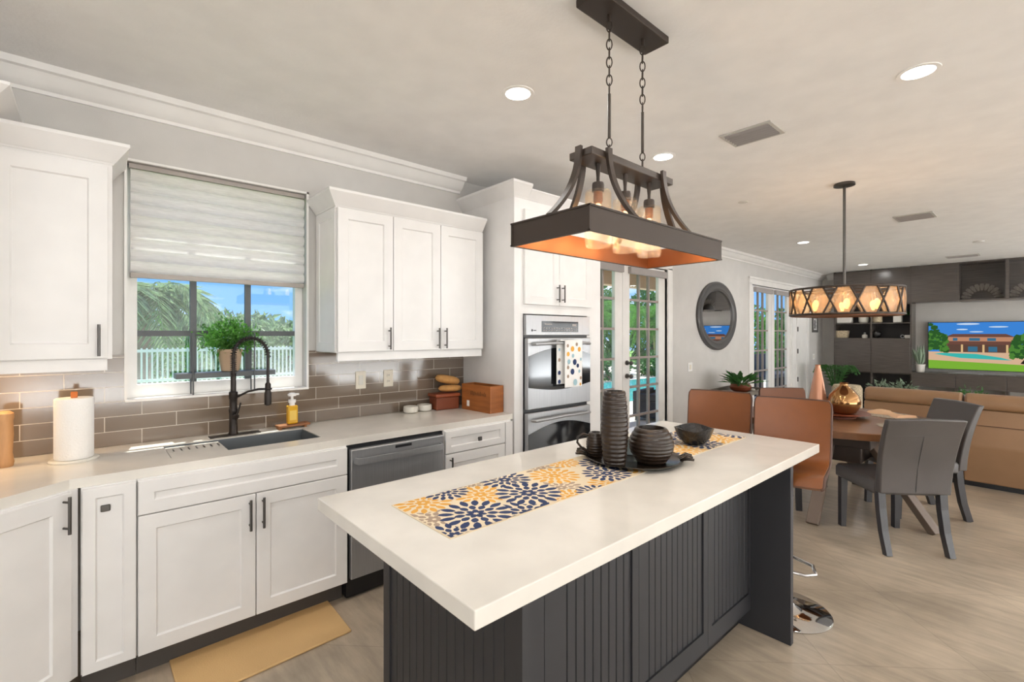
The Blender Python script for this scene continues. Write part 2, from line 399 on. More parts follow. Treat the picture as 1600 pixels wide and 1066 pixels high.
def bush_mesh(mb, c, rad, n, ln, w, r, low=-0.6):
    for _ in range(n):
        d = rdir(r)
        if d.z < low: continue
        k = r.uniform(0.55, 1.05)
        p = Vector(c)+Vector((d.x*rad[0], d.y*rad[1], d.z*rad[2]))*k
        leaf_quad(mb, p, (d+rdir(r)*0.9+Vector((0, 0, -0.2))), rdir(r), ln*r.uniform(0.6, 1.3), w*r.uniform(0.7, 1.3))
def frond(mb, base, az, reach, rise, drop, nl, ll, lw, r):
    """arching palm frond: rib with leaflets on both sides"""
    pts = []
    for i in range(9):
        t = i/8; pts.append(Vector(base)+Vector((math.cos(az)*reach*t, math.sin(az)*reach*t, rise*math.sin(t*PI*0.62)-drop*t*t)))
    mb.tube(pts, [0.012*(1-0.8*i/8)+0.002 for i in range(9)], 5)
    for k in range(nl):
        t = 0.16+0.84*k/nl; i = min(int(t*8), 7); f = t*8-i; p = pts[i].lerp(pts[i+1], f); tg = (pts[i+1]-pts[i]).normalized()
        sd = tg.cross(Vector((0, 0, 1))).normalized()
        l = ll*(math.sin(PI*min(1, t*0.9+0.1))*0.8+0.25)
        for sgn in (1, -1):
            leaf_quad(mb, p, sd*sgn*0.9+tg*0.75+Vector((0, 0, -0.25-0.3*r.random())), Vector((0, 0, 1)), l, lw)

W = 3.25          # window wall plane
CEIL = 2.78
XF = 11.95        # far wall plane
# ================================================================== SETTING
struct(box('floor', M['floor'], -2.4, 12.15, -3.9, 3.42, -0.1, 0))
struct(box('ceiling', M['ceiling'], -2.4, 12.15, -3.9, 3.42, CEIL, CEIL+0.1))
# window wall with its openings (kitchen window, two french doors)
def wall_with_holes(name, x0, x1, holes, y0, y1, z1):
    mb = MB(); xs = x0
    for (a, b, lo, hi) in holes:
        mb.box(xs, a, y0, y1, 0, z1)
        if lo > 0: mb.box(a, b, y0, y1, 0, lo)
        mb.box(a, b, y0, y1, hi, z1); xs = b
    mb.box(xs, x1, y0, y1, 0, z1)
    bmesh.ops.remove_doubles(mb.bm, verts=mb.bm.verts, dist=0.0005)
    return struct(mb.build(name, M['wall']))
D1 = (3.68, 5.56); D2 = (8.20, 10.92)
wall_with_holes('wall_left', -2.4, 12.15, [(0.145, 1.07, 1.15, 2.425), (D1[0], D1[1], 0, 2.33), (D2[0], D2[1], 0, 2.33)], W, W+0.135, CEIL)
struct(box('wall_far', M['wall'], XF, XF+0.15, -3.9, W, 0, CEIL))
struct(box('wall_behind', M['wall'], -2.4, -2.3, -3.9, W, 0, CEIL))
struct(box('wall_right', M['wall'], -2.3, XF, -3.9, -3.75, 0, CEIL))

def crown(name, path_x0, path_x1):
    pr = [(W, 2.667), (W-0.012, 2.667), (W-0.016, 2.684), (W-0.03, 2.69), (W-0.05, 2.706), (W-0.068, 2.735), (W-0.08, 2.748), (W-0.1, 2.752), (W-0.112, CEIL), (W, CEIL)]
    return struct(MB().prism(pr, 'x', path_x0, path_x1).build(name, M['trim'], smooth=25))
crown('trim_1', -2.3, 2.30)
crown('trim_2', 3.36, XF)
struct(MB().prism([(XF, 2.667), (XF-0.016, 2.684), (XF-0.05, 2.706), (XF-0.08, 2.748), (XF-0.112, CEIL), (XF, CEIL)], 'y', 2.9, W-0.1).build('trim_3', M['trim']))
struct(box('baseboard_left', M['trim'], 5.68, 8.06, W-0.016, W, 0, 0.13, bevel=0.004))
# backsplash tile panel (an L around the window)
mb = MB()
mb.box(-0.9, 0.135, W-0.011, W, 0.916, 1.392); mb.box(0.135, 1.08, W-0.011, W, 0.916, 1.14); mb.box(1.08, 2.334, W-0.011, W, 0.916, 1.392)
struct(mb.build('wall_backsplash', M['tile']))

# ---- kitchen window
w1 = struct(thing('window_1', None, None, (0, 0, 0)))
mb = MB(); fr = 0.047; X0, X1, Z0, Z1 = 0.147, 1.068, 1.152, 2.423
yf0, yf1 = W+0.075, W+0.125
for b in ((X0, X0+fr, Z0, Z1), (X1-fr, X1, Z0, Z1), (X0+fr, X1-fr, Z0, Z0+0.07), (X0+fr, X1-fr, Z1-fr, Z1)): mb.box(b[0], b[1], yf0, yf1, b[2], b[3])
mb.build('window_frame', M['trim'], w1)
mb = MB()
mb.box(X0-0.012, X1+0.012, W-0.018, yf0, 1.138, 1.152)
mb.build('window_sill', M['trim'], w1, bevel=0.003)
mb = MB()
for b in ((X0-0.012, X0, 1.152, 2.437), (X1, X1+0.012, 1.152, 2.437)): mb.box(b[0], b[1], W-0.014, W+0.0, b[2], b[3])
mb.box(X0-0.012, X1+0.012, W-0.014, W, 2.425, 2.437)
mb.build('window_casing', M['trim'], w1)
box('pane', M['glass'], X0+fr, X1-fr, W+0.096, W+0.1, Z0+0.07, Z1-fr, w1)
mb = MB()
for x in (0.455, 0.743): mb.box(x-0.016, x+0.016, W+0.085, W+0.112, Z0+0.07, Z1-fr)
for z in (1.505, 1.87, 2.14): mb.box(X0+fr, X1-fr, W+0.086, W+0.111, z-0.016, z+0.016)
mb.build('muntin', M['muntin'], w1)
# pleated shade
sh = thing('pleated_shade', 'white pleated fabric shade lowered halfway over the kitchen window', 'window shade', (0.607, W+0.03, 1.8))
mb = MB(); prof = []; ztop, zbot = 2.395, 1.835; n = 9
zs = [ztop-(ztop-zbot)*(i/(n*6)) for i in range(n*6+1)]
fr_ = [(0.019*abs(math.sin(PI*i/6))**0.6*(1 if True else 1)) for i in range(n*6+1)]
pl = [(-0.004-f, z-1.8) for f, z in zip(fr_, zs)] + [(0.0-f*0.9, z-1.8) for f, z in zip(fr_[::-1], zs[::-1])]
mb.prism(pl, 'x', -0.445, 0.452)
mb.build('fabric', M['shade'], sh, smooth=50)
box('head_rail', M['rail'], -0.452, 0.456, -0.014, 0.02, 0.597, 0.622, sh)
box('bottom_rail', M['rail'], -0.446, 0.453, -0.014, 0.008, 0.006, 0.034, sh, bevel=0.003)
# hanging shelf in the window
hs = thing('window_shelf', 'narrow dark shelf on thin rods hung across the kitchen window', 'shelf', (0.61, W+0.0, 1.26))
box('board', M['muntin'], -0.252, 0.262, -0.03, 0.07, -0.012, 0.018, hs, bevel=0.002)
for x, y in ((-0.172, -0.034), (-0.172, 0.05), (0.142, -0.034), (0.142, 0.05)):
    MB().tube([(x, y, -0.105), (x, y, 0.25)], 0.0042, 8).build('rod', M['muntin'], hs)
# plant on the shelf
pp = thing('potted_fern', 'bushy bright green plant in a clay pot on the window shelf', 'potted plant', (0.632, W+0.02, 1.279))
MB().lathe([(0.043, 0), (0.048, 0.004), (0.064, 0.115), (0.067, 0.118), (0.067, 0.132), (0.058, 0.132), (0.054, 0.11), (0.001, 0.108)], n=24).build('pot', M['terracotta'], pp, smooth=40)
mb = MB(); r = random.Random(3)
for _ in range(90):
    d = rdir(r); d.z = abs(d.z)*0.9+0.15; d.normalize(); e = Vector((d.x*0.19, d.y*0.075, 0.13+d.z*0.20))*r.uniform(0.75, 1.05)
    p0 = Vector((d.x*0.03, d.y*0.02, 0.11)); m_ = p0.lerp(e, 0.5)+Vector((0, 0, 0.04))
    mb.tube([p0, m_, e], 0.0012, 4)
    for k in range(9):
        t = 0.35+0.65*k/8; q = (p0.lerp(m_, t*2) if t < 0.5 else m_.lerp(e, t*2-1))+rdir(r)*0.012
        leaf_quad(mb, q, rdir(r)+d*0.6, rdir(r), r.uniform(0.018, 0.032), 0.011)
bush_mesh(mb, (0, 0, 0.2), (0.12, 0.07, 0.11), 600, 0.026, 0.012, r, -0.9)
mb.build('foliage', M['leaf'], pp)

# ---- french doors
def french(num, x0, x1, leaves, side_panel=None):
    d = struct(thing('door_%d' % num, None, None, (0, 0, 0)))
    mb = MB(); c = 0.115; y0 = W-0.018
    mb.box(x0-c, x0, y0, W+0.03, 0, 2.33+0.02); mb.box(x1, x1+c, y0, W+0.03, 0, 2.35); mb.box(x0-c, x1+c, y0, W+0.03, 2.33, 2.44)
    mb.box(x0-c-0.02, x1+c+0.02, y0-0.012, W, 2.42, 2.455)
    mb.build('casing', M['trim'], d, bevel=0.004)
    for (a, b) in leaves:
        st = 0.14; ya, yb = W+0.02, W+0.064; zt, zb = 2.325, 0.012; gt, gb = 2.235, 0.16
        mb = MB()
        mb.box(a, a+st, ya, yb, zb, zt); mb.box(b-st, b, ya, yb, zb, zt)
        mb.box(a+st, b-st, ya, yb, zb, gb); mb.box(a+st, b-st, ya, yb, gt, zt)
        lf = mb.build('leaf', M['trim'], d)
        box('pane', M['glass'], a+st, b-st, ya+0.02, ya+0.024, gb, gt, lf)
        mb = MB(); gw = (b-a-2*st)/3
        for k in (1, 2): mb.box(a+st+gw*k-0.013, a+st+gw*k+0.013, ya+0.006, yb-0.006, gb, gt)
        for k in range(1, 6): z = gb+(gt-gb)*k/6+0.02; mb.box(a+st, b-st, ya+0.007, yb-0.007, z-0.013, z+0.013)
        mb.build('muntin', M['muntin_door'], lf)
        box('blind_headrail', M['taupe'], a+st-0.03, b-st+0.12 if b-st+0.12 < b else b-0.02, ya-0.045, ya, 2.215, 2.295, lf, bevel=0.004)
    return d
d1 = french(1, D1[0], D1[1], [(3.70, 4.617), (4.623, 5.54)])
for z, nm in ((1.165, 'door_knob'), (1.01, 'deadbolt')):
    MB().tube([(4.70, W+0.02, z), (4.70, W+0.0, z)], 0.028, 16).tube([(4.70, W+0.0, z), (4.70, W-0.035, z)], 0.011, 10).ball((4.70, W-0.045, z), 0.026).build(nm, M['handle'], d1, smooth=50)
d2 = french(2, D2[0], D2[1], [(8.22, 9.117), (9.123, 10.03)])
mb = MB(); mb.box(10.03, 10.92, W+0.0, W+0.064, 0, 2.33); mb.box(10.33, 10.37, W-0.012, W+0.0, 0, 2.33); mb.box(10.08, 10.2, W-0.012, W+0.0, 0, 2.33)
mb.build('side_panel', M['trim'], d2, bevel=0.003)
mb = MB()
for z in (0.62, 1.17, 1.6, 1.98): mb.tube([(10.35, W-0.02, z-0.045), (10.35, W-0.02, z+0.045)], 0.012, 8)
mb.build('hinge', M['handle'], d2)

# ================================================================== KITCHEN: base run
CT = 0.915; CB = 0.875; YF = 2.582   # door front plane
def pull(parent, x, z0, z1, y, name='handle'):
    MB().tube([(x, y-0.03, z0), (x, y-0.03, z1)], 0.006, 10).tube([(x, y, z0+0.022), (x, y-0.03, z0+0.022)], 0.0045, 8).tube([(x, y, z1-0.022), (x, y-0.03, z1-0.022)], 0.0045, 8).build(name, M['handle'], parent, smooth=40)
def knob(parent, x, z, y):
    MB().tube([(x, y, z), (x, y-0.016, z)], 0.006, 8).box(x-0.014, x+0.014, y-0.028, y-0.015, z-0.014, z+0.014).build('knob', M['handle'], parent, bevel=0.003)
def door(parent, x0, x1, z0, z1, y, name='door', fr=0.062):
    return MB().shaker(x0, x1, z0, z1, y, fr=fr).build(name, M['cab'], parent)
def carcass(parent, x0, x1, yf, toe=True, z1=CB):
    mb = MB(); mb.box(x0, x1, yf+0.021, W-0.012, 0.115, z1)
    mb.build('body', M['cab'], parent)
    if toe: box('toe_kick', M['toe_shade'], x0, x1, yf+0.085, W-0.02, 0, 0.115, parent)

# angled corner cabinet at the left edge
ang = math.radians(39)
cc = thing('corner_base_cabinet', 'white angled corner base cabinet at left edge under the countertop', 'cabinet', (-0.043, 2.592, 0), ang)
mb = MB(); mb.box(-0.56, -0.012, 0.021, 0.30, 0.115, CB); mb.build('body', M['cab'], cc)
box('toe_kick', M['toe_shade'], -0.56, -0.02, 0.09, 0.3, 0, 0.115, cc)
box('filler_strip', M['cab'], -0.012, 0.014, 0.008, 0.03, 0.115, CB, cc)
dd = door(cc, -0.55, -0.014, 0.118, CB-0.006, 0, fr=0.068); pull(dd, -0.045, 0.715, 0.862, 0)
# narrow pull-out
c = thing('pull_out_cabinet', 'narrow white pull-out cabinet with a square dark plate, beside the corner cabinet', 'cabinet', (0, 0, 0))
carcass(c, -0.028, 0.150, YF)
dd = door(c, -0.024, 0.147, 0.118, CB-0.006, YF, fr=0.04)
MB().box(0.032, 0.064, YF+0.001, YF+0.010, 0.766, 0.794).build('square_plate', M['handle'], dd, bevel=0.004)
# sink cabinet
c = thing('sink_cabinet', 'white two-door sink cabinet with a wide false drawer front below the sink', 'cabinet', (0, 0, 0))
mb = MB(); mb.box(0.152, 1.072, YF+0.021, W-0.012, 0.115, 0.66); mb.box(0.152, 1.072, YF+0.021, 2.69, 0.66, CB); mb.build('body', M['cab'], c)
box('toe_kick', M['toe_shade'], 0.152, 1.072, YF+0.085, W-0.02, 0, 0.115, c)
door(c, 0.154, 1.070, 0.722, CB-0.006, YF, 'false_drawer_front', 0.055)
dd = door(c, 0.154, 0.609, 0.118, 0.717, YF); pull(dd, 0.582, 0.548, 0.697, YF)
dd = door(c, 0.613, 1.070, 0.118, 0.717, YF); pull(dd, 0.640, 0.548, 0.697, YF)
# dishwasher
c = thing('dishwasher', 'stainless steel dishwasher between the sink cabinet and the drawer cabinet', 'dishwasher', (0, 0, 0))
box('body', M['black'], 1.076, 1.712, YF+0.03, W-0.02, 0.02, CB-0.004, c)
dd = box('door_panel', M['steel'], 1.088, 1.703, YF-0.005, YF+0.03, 0.125, 0.852, c, bevel=0.006)
box('toe_panel', M['black'], 1.088, 1.703, YF+0.06, YF+0.09, 0.0, 0.118, c)
mb = MB(); pts = [(1.112, 0.0), (1.118, -0.035), (1.16, -0.042), (1.395, -0.047), (1.63, -0.042), (1.672, -0.035), (1.678, 0.0)]
mb.strap([(x, YF-0.005+y, 0.79) for x, y in pts], 0.034, (0, 0, 1), 0.012); mb.build('handle', M['steel'], dd, smooth=40)
box('display', M['black'], 1.36, 1.47, YF-0.0062, YF-0.004, 0.822, 0.838, dd)
# drawer cabinet
c = thing('drawer_cabinet', 'white base cabinet with a knobbed drawer over a door, right of the dishwasher', 'cabinet', (0, 0, 0))
carcass(c, 1.716, 2.30, YF)
dd = door(c, 1.722, 2.228, 0.722, CB-0.008, YF, 'drawer', 0.042); knob(dd, 1.985, 0.79, YF)
dd = door(c, 1.722, 2.228, 0.118, 0.716, YF); pull(dd, 1.755, 0.55, 0.70, YF)
box('filler_strip', M['cab'], 2.234, 2.30, YF, YF+0.021, 0.118, CB-0.008, c)
# countertop with sink cut-out
mb = MB(); SX0, SX1, SY0, SY1 = 0.285, 0.985, 2.745, 3.07
yb_ = W-0.012
mb.prism([(-0.9, yb_), (-0.9, 2.31), (-0.44, 2.31), (-0.062, 2.612), (SX0, 2.612), (SX0, yb_)], 'z', CB, CT)
mb.box(SX0, SX1, 2.612, SY0, CB, CT); mb.box(SX0, SX1, SY1, yb_, CB, CT); mb.box(SX1, 2.33, 2.612, yb_, CB, CT)
bmesh.ops.remove_doubles(mb.bm, verts=mb.bm.verts, dist=0.0004)
tag(mb.build('countertop', M['quartz']), 'long white quartz countertop running under the kitchen window', 'countertop')
# sink
s = thing('kitchen_sink', 'undermount steel sink with a drain tray, set in the white countertop', 'sink', (0, 0, 0))
mb = MB(); th = 0.006; sb = 0.69
mb.box(SX0, SX1, SY0, SY1, sb-th, sb)
for b in ((SX0-th, SX0, SY0-th, SY1+th), (SX1, SX1+th, SY0-th, SY1+th), (SX0, SX1, SY0-th, SY0), (SX0, SX1, SY1, SY1+th)): mb.box(*b, sb, CB-0.001)
mb.box(SX0+0.0005, SX1-0.0005, SY1-0.003, SY1-0.0005, sb, CT-0.004); mb.box(SX0+0.0005, SX1-0.0005, SY0+0.0005, SY0+0.003, sb, CT-0.004)
mb.box(SX1-0.003, SX1-0.0005, SY0+0.003, SY1-0.003, sb, CT-0.004); mb.box(SX0+0.0005, SX0+0.003, SY0+0.003, SY1-0.003, sb, CT-0.004)
mb.build('basin', M['steel_dark'], s)
MB().lathe([(0.001, 0), (0.045, 0), (0.045, 0.004), (0.03, 0.004), (0.025, 0.001), (0.001, 0.001)], (0.72, 2.92, sb), 20).build('drain', M['steel'], s)
mb = MB(); mb.box(SX0+0.004, 0.53, SY0+0.005, SY1-0.03, CT-0.014, CT-0.006)
dt = mb.build('drain_tray', M['quartz'], s, bevel=0.003)
mb = MB()
for k in range(7): x = SX0+0.032+k*0.033; mb.box(x-0.003, x+0.003, 2.92, 2.98, CT-0.0062, CT-0.0055)
mb.build('drain_slot', M['black'], dt)
# faucet
f = thing('kitchen_faucet', 'dark bronze spring-neck faucet with pull-down spray behind the sink', 'faucet', (0.622, 3.135, CT))
box('base_plate', M['bronze'], -0.12, 0.14, -0.03, 0.03, 0, 0.006, f, bevel=0.002)
MB().lathe([(0.026, 0.006), (0.026, 0.012), (0.022, 0.02), (0.021, 0.13), (0.023, 0.135), (0.023, 0.15), (0.02, 0.155), (0.02, 0.21), (0.023, 0.215), (0.023, 0.25), (0.015, 0.255), (0.014, 0.36), (0.001, 0.36)], n=20).build('body', M['bronze'], f, smooth=40)
hd = Vector((0.165, -0.075, 0)); neck = []
for i in range(33):
    t = i/32
    if t < 0.3: neck.append(Vector((0, 0, 0.34+0.12*t/0.3)))
    elif t < 0.85: a = PI*(t-0.3)/0.55; neck.append(hd*0.5*(1-math.cos(a))+Vector((0, 0, 0.46+0.105*math.sin(a))))
    else: neck.append(hd+Vector((0, 0, 0.46-0.17*(t-0.85)/0.15)))
MB().tube(neck, 0.008, 10).build('neck_hose', M['bronze'], f, smooth=40)
mb = MB(); sp = []
for i in range(420):
    t = i/419*0.86*32; k = min(int(t), 31); p = neck[k].lerp(neck[k+1], t-k); tg = (neck[k+1]-neck[k]).normalized()
    a = i*2*PI/13.0; s1 = tg.cross(Vector((0.41, 0.91, 0))).normalized() if abs(tg.dot(Vector((0.41, 0.91, 0)).normalized())) < 0.95 else tg.orthogonal(); s2 = tg.cross(s1)
    sp.append(p+(s1*math.cos(a)+s2*math.sin(a))*0.0150)
mb.tube(sp, 0.0024, 5); mb.build('spring', M['bronze'], f, smooth=60)
MB().lathe([(0.012, 0), (0.019, 0.006), (0.019, 0.07), (0.016, 0.085), (0.016, 0.125), (0.009, 0.135)], (hd.x, hd.y, 0.165), 16).build('spray_head', M['bronze'], f, smooth=40)
MB().tube([(0.02, -0.005, 0.222), (0.07, -0.03, 0.25), (0.12, -0.055, 0.262), (hd.x, hd.y, 0.262)], 0.006, 8).ring((hd.x, hd.y, 0.262), 0.018, 0.005).build('holder_arm', M['bronze'], f, smooth=40)
MB().tube([(0.0, -0.02, 0.11), (0.012, -0.035, 0.11)], 0.016, 12).tube([(0.01, -0.03, 0.11), (0.03, -0.04, 0.19)], 0.005, 8).build('lever', M['bronze'], f, smooth=40)
# soap on tray
t_ = thing('soap_tray', 'small footed wooden tray under the yellow soap bottle', 'tray', (0.95, 3.135, CT), math.radians(4))
MB().box(-0.095, 0.095, -0.035, 0.035, 0.012, 0.026).box(-0.09, -0.075, -0.03, 0.03, 0, 0.012).box(0.06, 0.075, -0.03, 0.03, 0, 0.012).build('tray_board', M['wood'], t_, bevel=0.003)
t_ = thing('soap_bottle', 'yellow liquid soap bottle with white pump on the wooden tray', 'soap bottle', (0.945, 3.135, CT+0.026))
MB().prism([(-0.03, -0.022), (0.03, -0.022), (0.03, 0.022), (-0.03, 0.022)], 'z', 0.001, 0.115).build('bottle', M['soap'], t_, bevel=0.008, seg=3)
MB().lathe([(0.016, 0.115), (0.016, 0.13), (0.022, 0.132), (0.022, 0.15), (0.008, 0.152), (0.008, 0.172), (0.024, 0.174), (0.026, 0.185), (0.015, 0.192), (0.001, 0.192)], n=18).box(0.0, 0.04, -0.007, 0.007, 0.177, 0.188).build('pump', M['paper'], t_, smooth=40)
box('bottle_label', mat('label_gold', '#e3bd55', 0.5), -0.02, 0.02, -0.0232, -0.0222, 0.025, 0.085, t_)
# paper towel
t_ = thing('paper_towel_roll', 'white paper towel roll on a stand at the left end of the counter', 'paper towels', (-0.055, 3.0, CT))
MB().lathe([(0.088, 0), (0.09, 0.006), (0.085, 0.012), (0.001, 0.012)], n=32).build('stand', M['ceramic'], t_, smooth=40)
MB().lathe([(0.02, 0.013), (0.068, 0.013), (0.07, 0.016), (0.07, 0.287), (0.067, 0.290), (0.02, 0.290)], n=40).build('roll', M['paper'], t_, smooth=40)
MB().tube([(0, 0, 0.012), (0, 0, 0.30)], 0.008, 8).box(-0.012, 0.012, -0.012, 0.012, 0.29, 0.318).build('wooden_knob', M['orange'], t_, bevel=0.003)
# wooden board / mill at the frame edge
t_ = tag(MB().lathe([(0.03, 0), (0.034, 0.02), (0.028, 0.06), (0.032, 0.14), (0.03, 0.2), (0.033, 0.215), (0.033, 0.235), (0.02, 0.245), (0.001, 0.247)], n=20).build('pepper_mill', M['woodtan'], smooth=40), 'tan wooden cylinder standing at the left edge on the counter', 'pepper mill')
t_.location = (-0.285, 3.055, CT)
# outlets
for x0, lab, sw in ((1.40, 'cream rocker switch plate on the tiled backsplash', True), (1.613, 'cream double outlet plate on the tiled backsplash', False)):
    o = thing('wall_switch' if sw else 'wall_outlet', lab, 'switch' if sw else 'outlet', (x0+0.038, W-0.011, 1.175))
    box('plate', M['plate'], -0.038, 0.038, -0.006, 0, -0.062, 0.062, o, bevel=0.003)
    if sw: box('rocker', M['ceramic'], -0.017, 0.017, -0.009, -0.005, -0.034, 0.034, o, bevel=0.002)
    else:
        for z in (-0.022, 0.022):
            so = MB().tube([(0, -0.0055, z), (0, -0.008, z)], 0.016, 16).build('socket', M['plate'], o)
            MB().box(-0.007, -0.004, -0.0086, -0.0078, z-0.004, z+0.007).box(0.004, 0.007, -0.0086, -0.0078, z-0.004, z+0.007).build('slot', M['black'], so)
# small bowls
def small_bowl(x, y, lab):
    o = MB().lathe([(0.04, 0), (0.052, 0.006), (0.056, 0.02), (0.054, 0.048), (0.049, 0.048), (0.05, 0.02), (0.044, 0.008), (0.001, 0.007)], n=28).build('ramekin', M['ceramic'], smooth=40)
    o.location = (x, y, CT); tag(o, lab, 'bowl', 'pale ramekins on the counter')
small_bowl(1.79, 3.15, 'pale grey ramekin, the left one of a pair by the brown box')
small_bowl(1.915, 3.165, 'pale grey ramekin touching the left side of the brown box')
# brown lidded box with loaves, crate
t_ = thing('lidded_box', 'dark red-brown lidded box with bread loaves on top, beside the crate', 'box', (2.085, 3.15, CT), math.radians(-5))
MB().prism([(-0.10, -0.065), (0.10, -0.065), (0.10, 0.065), (-0.10, 0.065)], 'z', 0, 0.098).build('body', M['boxred'], t_, bevel=0.01, seg=3)
MB().prism([(-0.108, -0.073), (0.108, -0.073), (0.108, 0.073), (-0.108, 0.073)], 'z', 0.098, 0.124).build('lid', M['boxlid'], t_, bevel=0.008, seg=3)
def loaf(c, ln, rad, rz, tilt, lab):
    mb = MB(); rings = []
    for i in range(13):
        t = i/12*2-1; q = math.sqrt(max(0.02, 1-t**4)); rings.append([(t*ln/2, math.cos(a)*rad*q, math.sin(a)*rad*0.8*q) for a in (2*PI*k/12 for k in range(12))])
    o = mb.loft(rings).build('bread_loaf', M['bread'], smooth=60); o.location = c; o.rotation_euler = (0, tilt, rz); tag(o, lab, 'bread', 'bread loaves on the brown box')
loaf((2.12, 3.12, CT+0.161), 0.20, 0.033, math.radians(-8), math.radians(2), 'smaller tan bread loaf lying directly on the brown box lid')
loaf((2.12, 3.155, CT+0.226), 0.22, 0.042, math.radians(-4), math.radians(12), 'larger tan bread loaf lying on top of the smaller loaf')
t_ = thing('wooden_crate', 'tall open wooden crate with a small white sticker at the counter end', 'crate', (2.257, 2.885, CT), math.radians(2))
mb = MB(); a_, b_, h_ = 0.066, 0.17, 0.2; th = 0.009
mb.box(-a_, -a_+th, -b_, b_, 0, h_); mb.box(a_-th, a_, -b_, b_, 0, h_); mb.box(-a_+th, a_-th, -b_, -b_+th, 0, h_); mb.box(-a_+th, a_-th, b_-th, b_, 0, h_); mb.box(-a_+th, a_-th, -b_+th, b_-th, 0, th)
mb.build('box_sides', M['crate'], t_, bevel=0.0015)
box('sticker', M['paper'], -a_-0.0012, -a_-0.0002, 0.075, 0.105, 0.03, 0.075, t_)
mb = MB(); r = random.Random(5)
for k in range(15):
    y0 = 0.06-k*0.0125; mb.box(-a_-0.001, -a_-0.0002, y0-0.006, y0, 0.118+r.uniform(0, 0.006), 0.145+r.uniform(-0.006, 0.008))
mb.build('burnt_marks', mat('burnt_wood', '#5f3a20', 0.7), t_)
mb = MB(); r = random.Random(8)
for k in range(60):
    p = Vector((r.uniform(-0.03, 0.03), r.uniform(-0.12, 0.12), 0.14)); q = p+rdir(r)*0.04; m_ = (p+q)/2+rdir(r)*0.015
    if max(abs(q.x), abs(m_.x)) > 0.044: continue
    mb.tube([p, m_, q], 0.0012, 4)
mb.build('straw_filling', M['bread'], t_)
tag(bpy.context.scene.objects['straw_filling'], kind='stuff')

# ================================================================== upper cabinets
def crown_loft(mb, x0, x1, yf, yw, z0, levels, left=True, right=True):
    rings = []
    for z, o in levels:
        rings.append([(x0-(o if left else 0), yw, z0+z), (x0-(o if left else 0), yf-o, z0+z), (x1+(o if right else 0), yf-o, z0+z), (x1+(o if right else 0), yw, z0+z)])
    mb.loft(rings)
LV = [(0, 0.004), (0.008, 0.008), (0.012, 0.012), (0.075, 0.058), (0.08, 0.062), (0.095, 0.062)]
c = thing('upper_cabinet', 'white single-door upper cabinet left of the kitchen window', 'cabinet', (0, 0, 0))
box('body', M['cab'], -0.325, 0.078, 2.905, W-0.012, 1.385, 2.30, c)
dd = door(c, -0.318, 0.062, 1.39, 2.275, 2.884, fr=0.066); pull(dd, 0.03, 1.40, 1.545, 2.884)
box('light_rail', M['cab'], -0.325, 0.06, 2.90, 2.92, 1.333, 1.385, c)
mb = MB(); crown_loft(mb, -0.325, 0.078, 2.905, W-0.012, 2.29, LV, False, True); mb.build('crown', M['cab'], c)
light('under_cabinet_lamp', 'AREA', (-0.42, 3.06, 1.378), 2.4, (1, 0.66, 0.34), (0, 0, 0), 0.5, 0.06)
c = thing('tall_corner_cabinet', 'taller white corner upper cabinet whose crown shows at the upper left edge', 'cabinet', (0, 0, 0))
box('body', M['cab'], -0.9, -0.33, 2.68, W-0.012, 1.39, 2.392, c)
mb = MB(); crown_loft(mb, -0.9, -0.29, 2.68, W-0.012, 2.388, [(z*0.75, o) for z, o in LV], False, True); mb.build('crown', M['cab'], c)
c = thing('upper_cabinet', 'white three-door upper cabinet right of the kitchen window', 'cabinet', (0, 0, 0))
mb = MB(); mb.box(1.13, 2.272, 2.905, W-0.012, 1.385, 2.30); mb.build('body', M['cab'], c)
mb = MB(); mb.X = Matrix.Translation((1.13, 0, 0)) @ Matrix.Rotation(-PI/2, 4, 'Z'); mb.shaker(-W+0.02, -2.905, 1.39, 2.285, -0.006, t=0.007, fr=0.055, rec=0.005); mb.build('end_panel', M['cab'], c)
for i, (a, b, hx) in enumerate(((1.136, 1.507, 1.475), (1.511, 1.879, 1.851), (1.883, 2.264, 1.914))):
    dd = door(c, a, b, 1.39, 2.282, 2.884, fr=0.064); pull(dd, hx, 1.40, 1.545, 2.884)
box('light_rail', M['cab'], 1.14, 2.262, 2.90, 2.92, 1.333, 1.385, c)
mb = MB(); crown_loft(mb, 1.13, 2.272, 2.905, W-0.012, 2.29, LV, True, False); mb.build('crown', M['cab'], c)
# tall oven cabinet
TX0, TX1, TY = 2.335, 3.35, 2.603
c = thing('oven_cabinet', 'tall white cabinet with two upper doors housing the double wall oven', 'cabinet', (0, 0, 0))
mb = MB()
mb.box(TX0, 2.423, TY, W-0.001, 0.1, 2.52); mb.box(3.167, TX1, TY, W-0.001, 0.1, 2.52)
mb.box(2.423, 3.167, TY, W-0.001, 1.655, 2.52); mb.box(2.423, 3.167, TY, W-0.001, 0.1, 0.29); mb.box(2.423, 3.167, 3.22, W-0.001, 0.29, 1.655)
mb.build('body', M['cab'], c)
box('toe_kick', M['toe_shade'], TX0+0.01, TX1-0.01, TY+0.07, W-0.02, 0, 0.1, c)
dd = door(c, 2.425, 2.800, 1.727, 2.44, TY-0.021); pull(dd, 2.772, 1.752, 1.89, TY-0.021)
dd = door(c, 2.804, 3.205, 1.727, 2.44, TY-0.021); pull(dd, 2.833, 1.752, 1.89, TY-0.021)
mb = MB(); crown_loft(mb, TX0, 2.47, TY, W-0.001, 2.515, [(0, 0.002), (0.01, 0.008), (0.014, 0.012), (0.085, 0.058), (0.09, 0.062), (0.108, 0.062)], True, False)
crown_loft(mb, 2.47, TX1, TY, W-0.001, 2.515, [(0, 0.002), (0.01, 0.008), (0.06, 0.045), (0.065, 0.05), (0.075, 0.05)], False, True)
mb.build('crown', M['cab'], c)
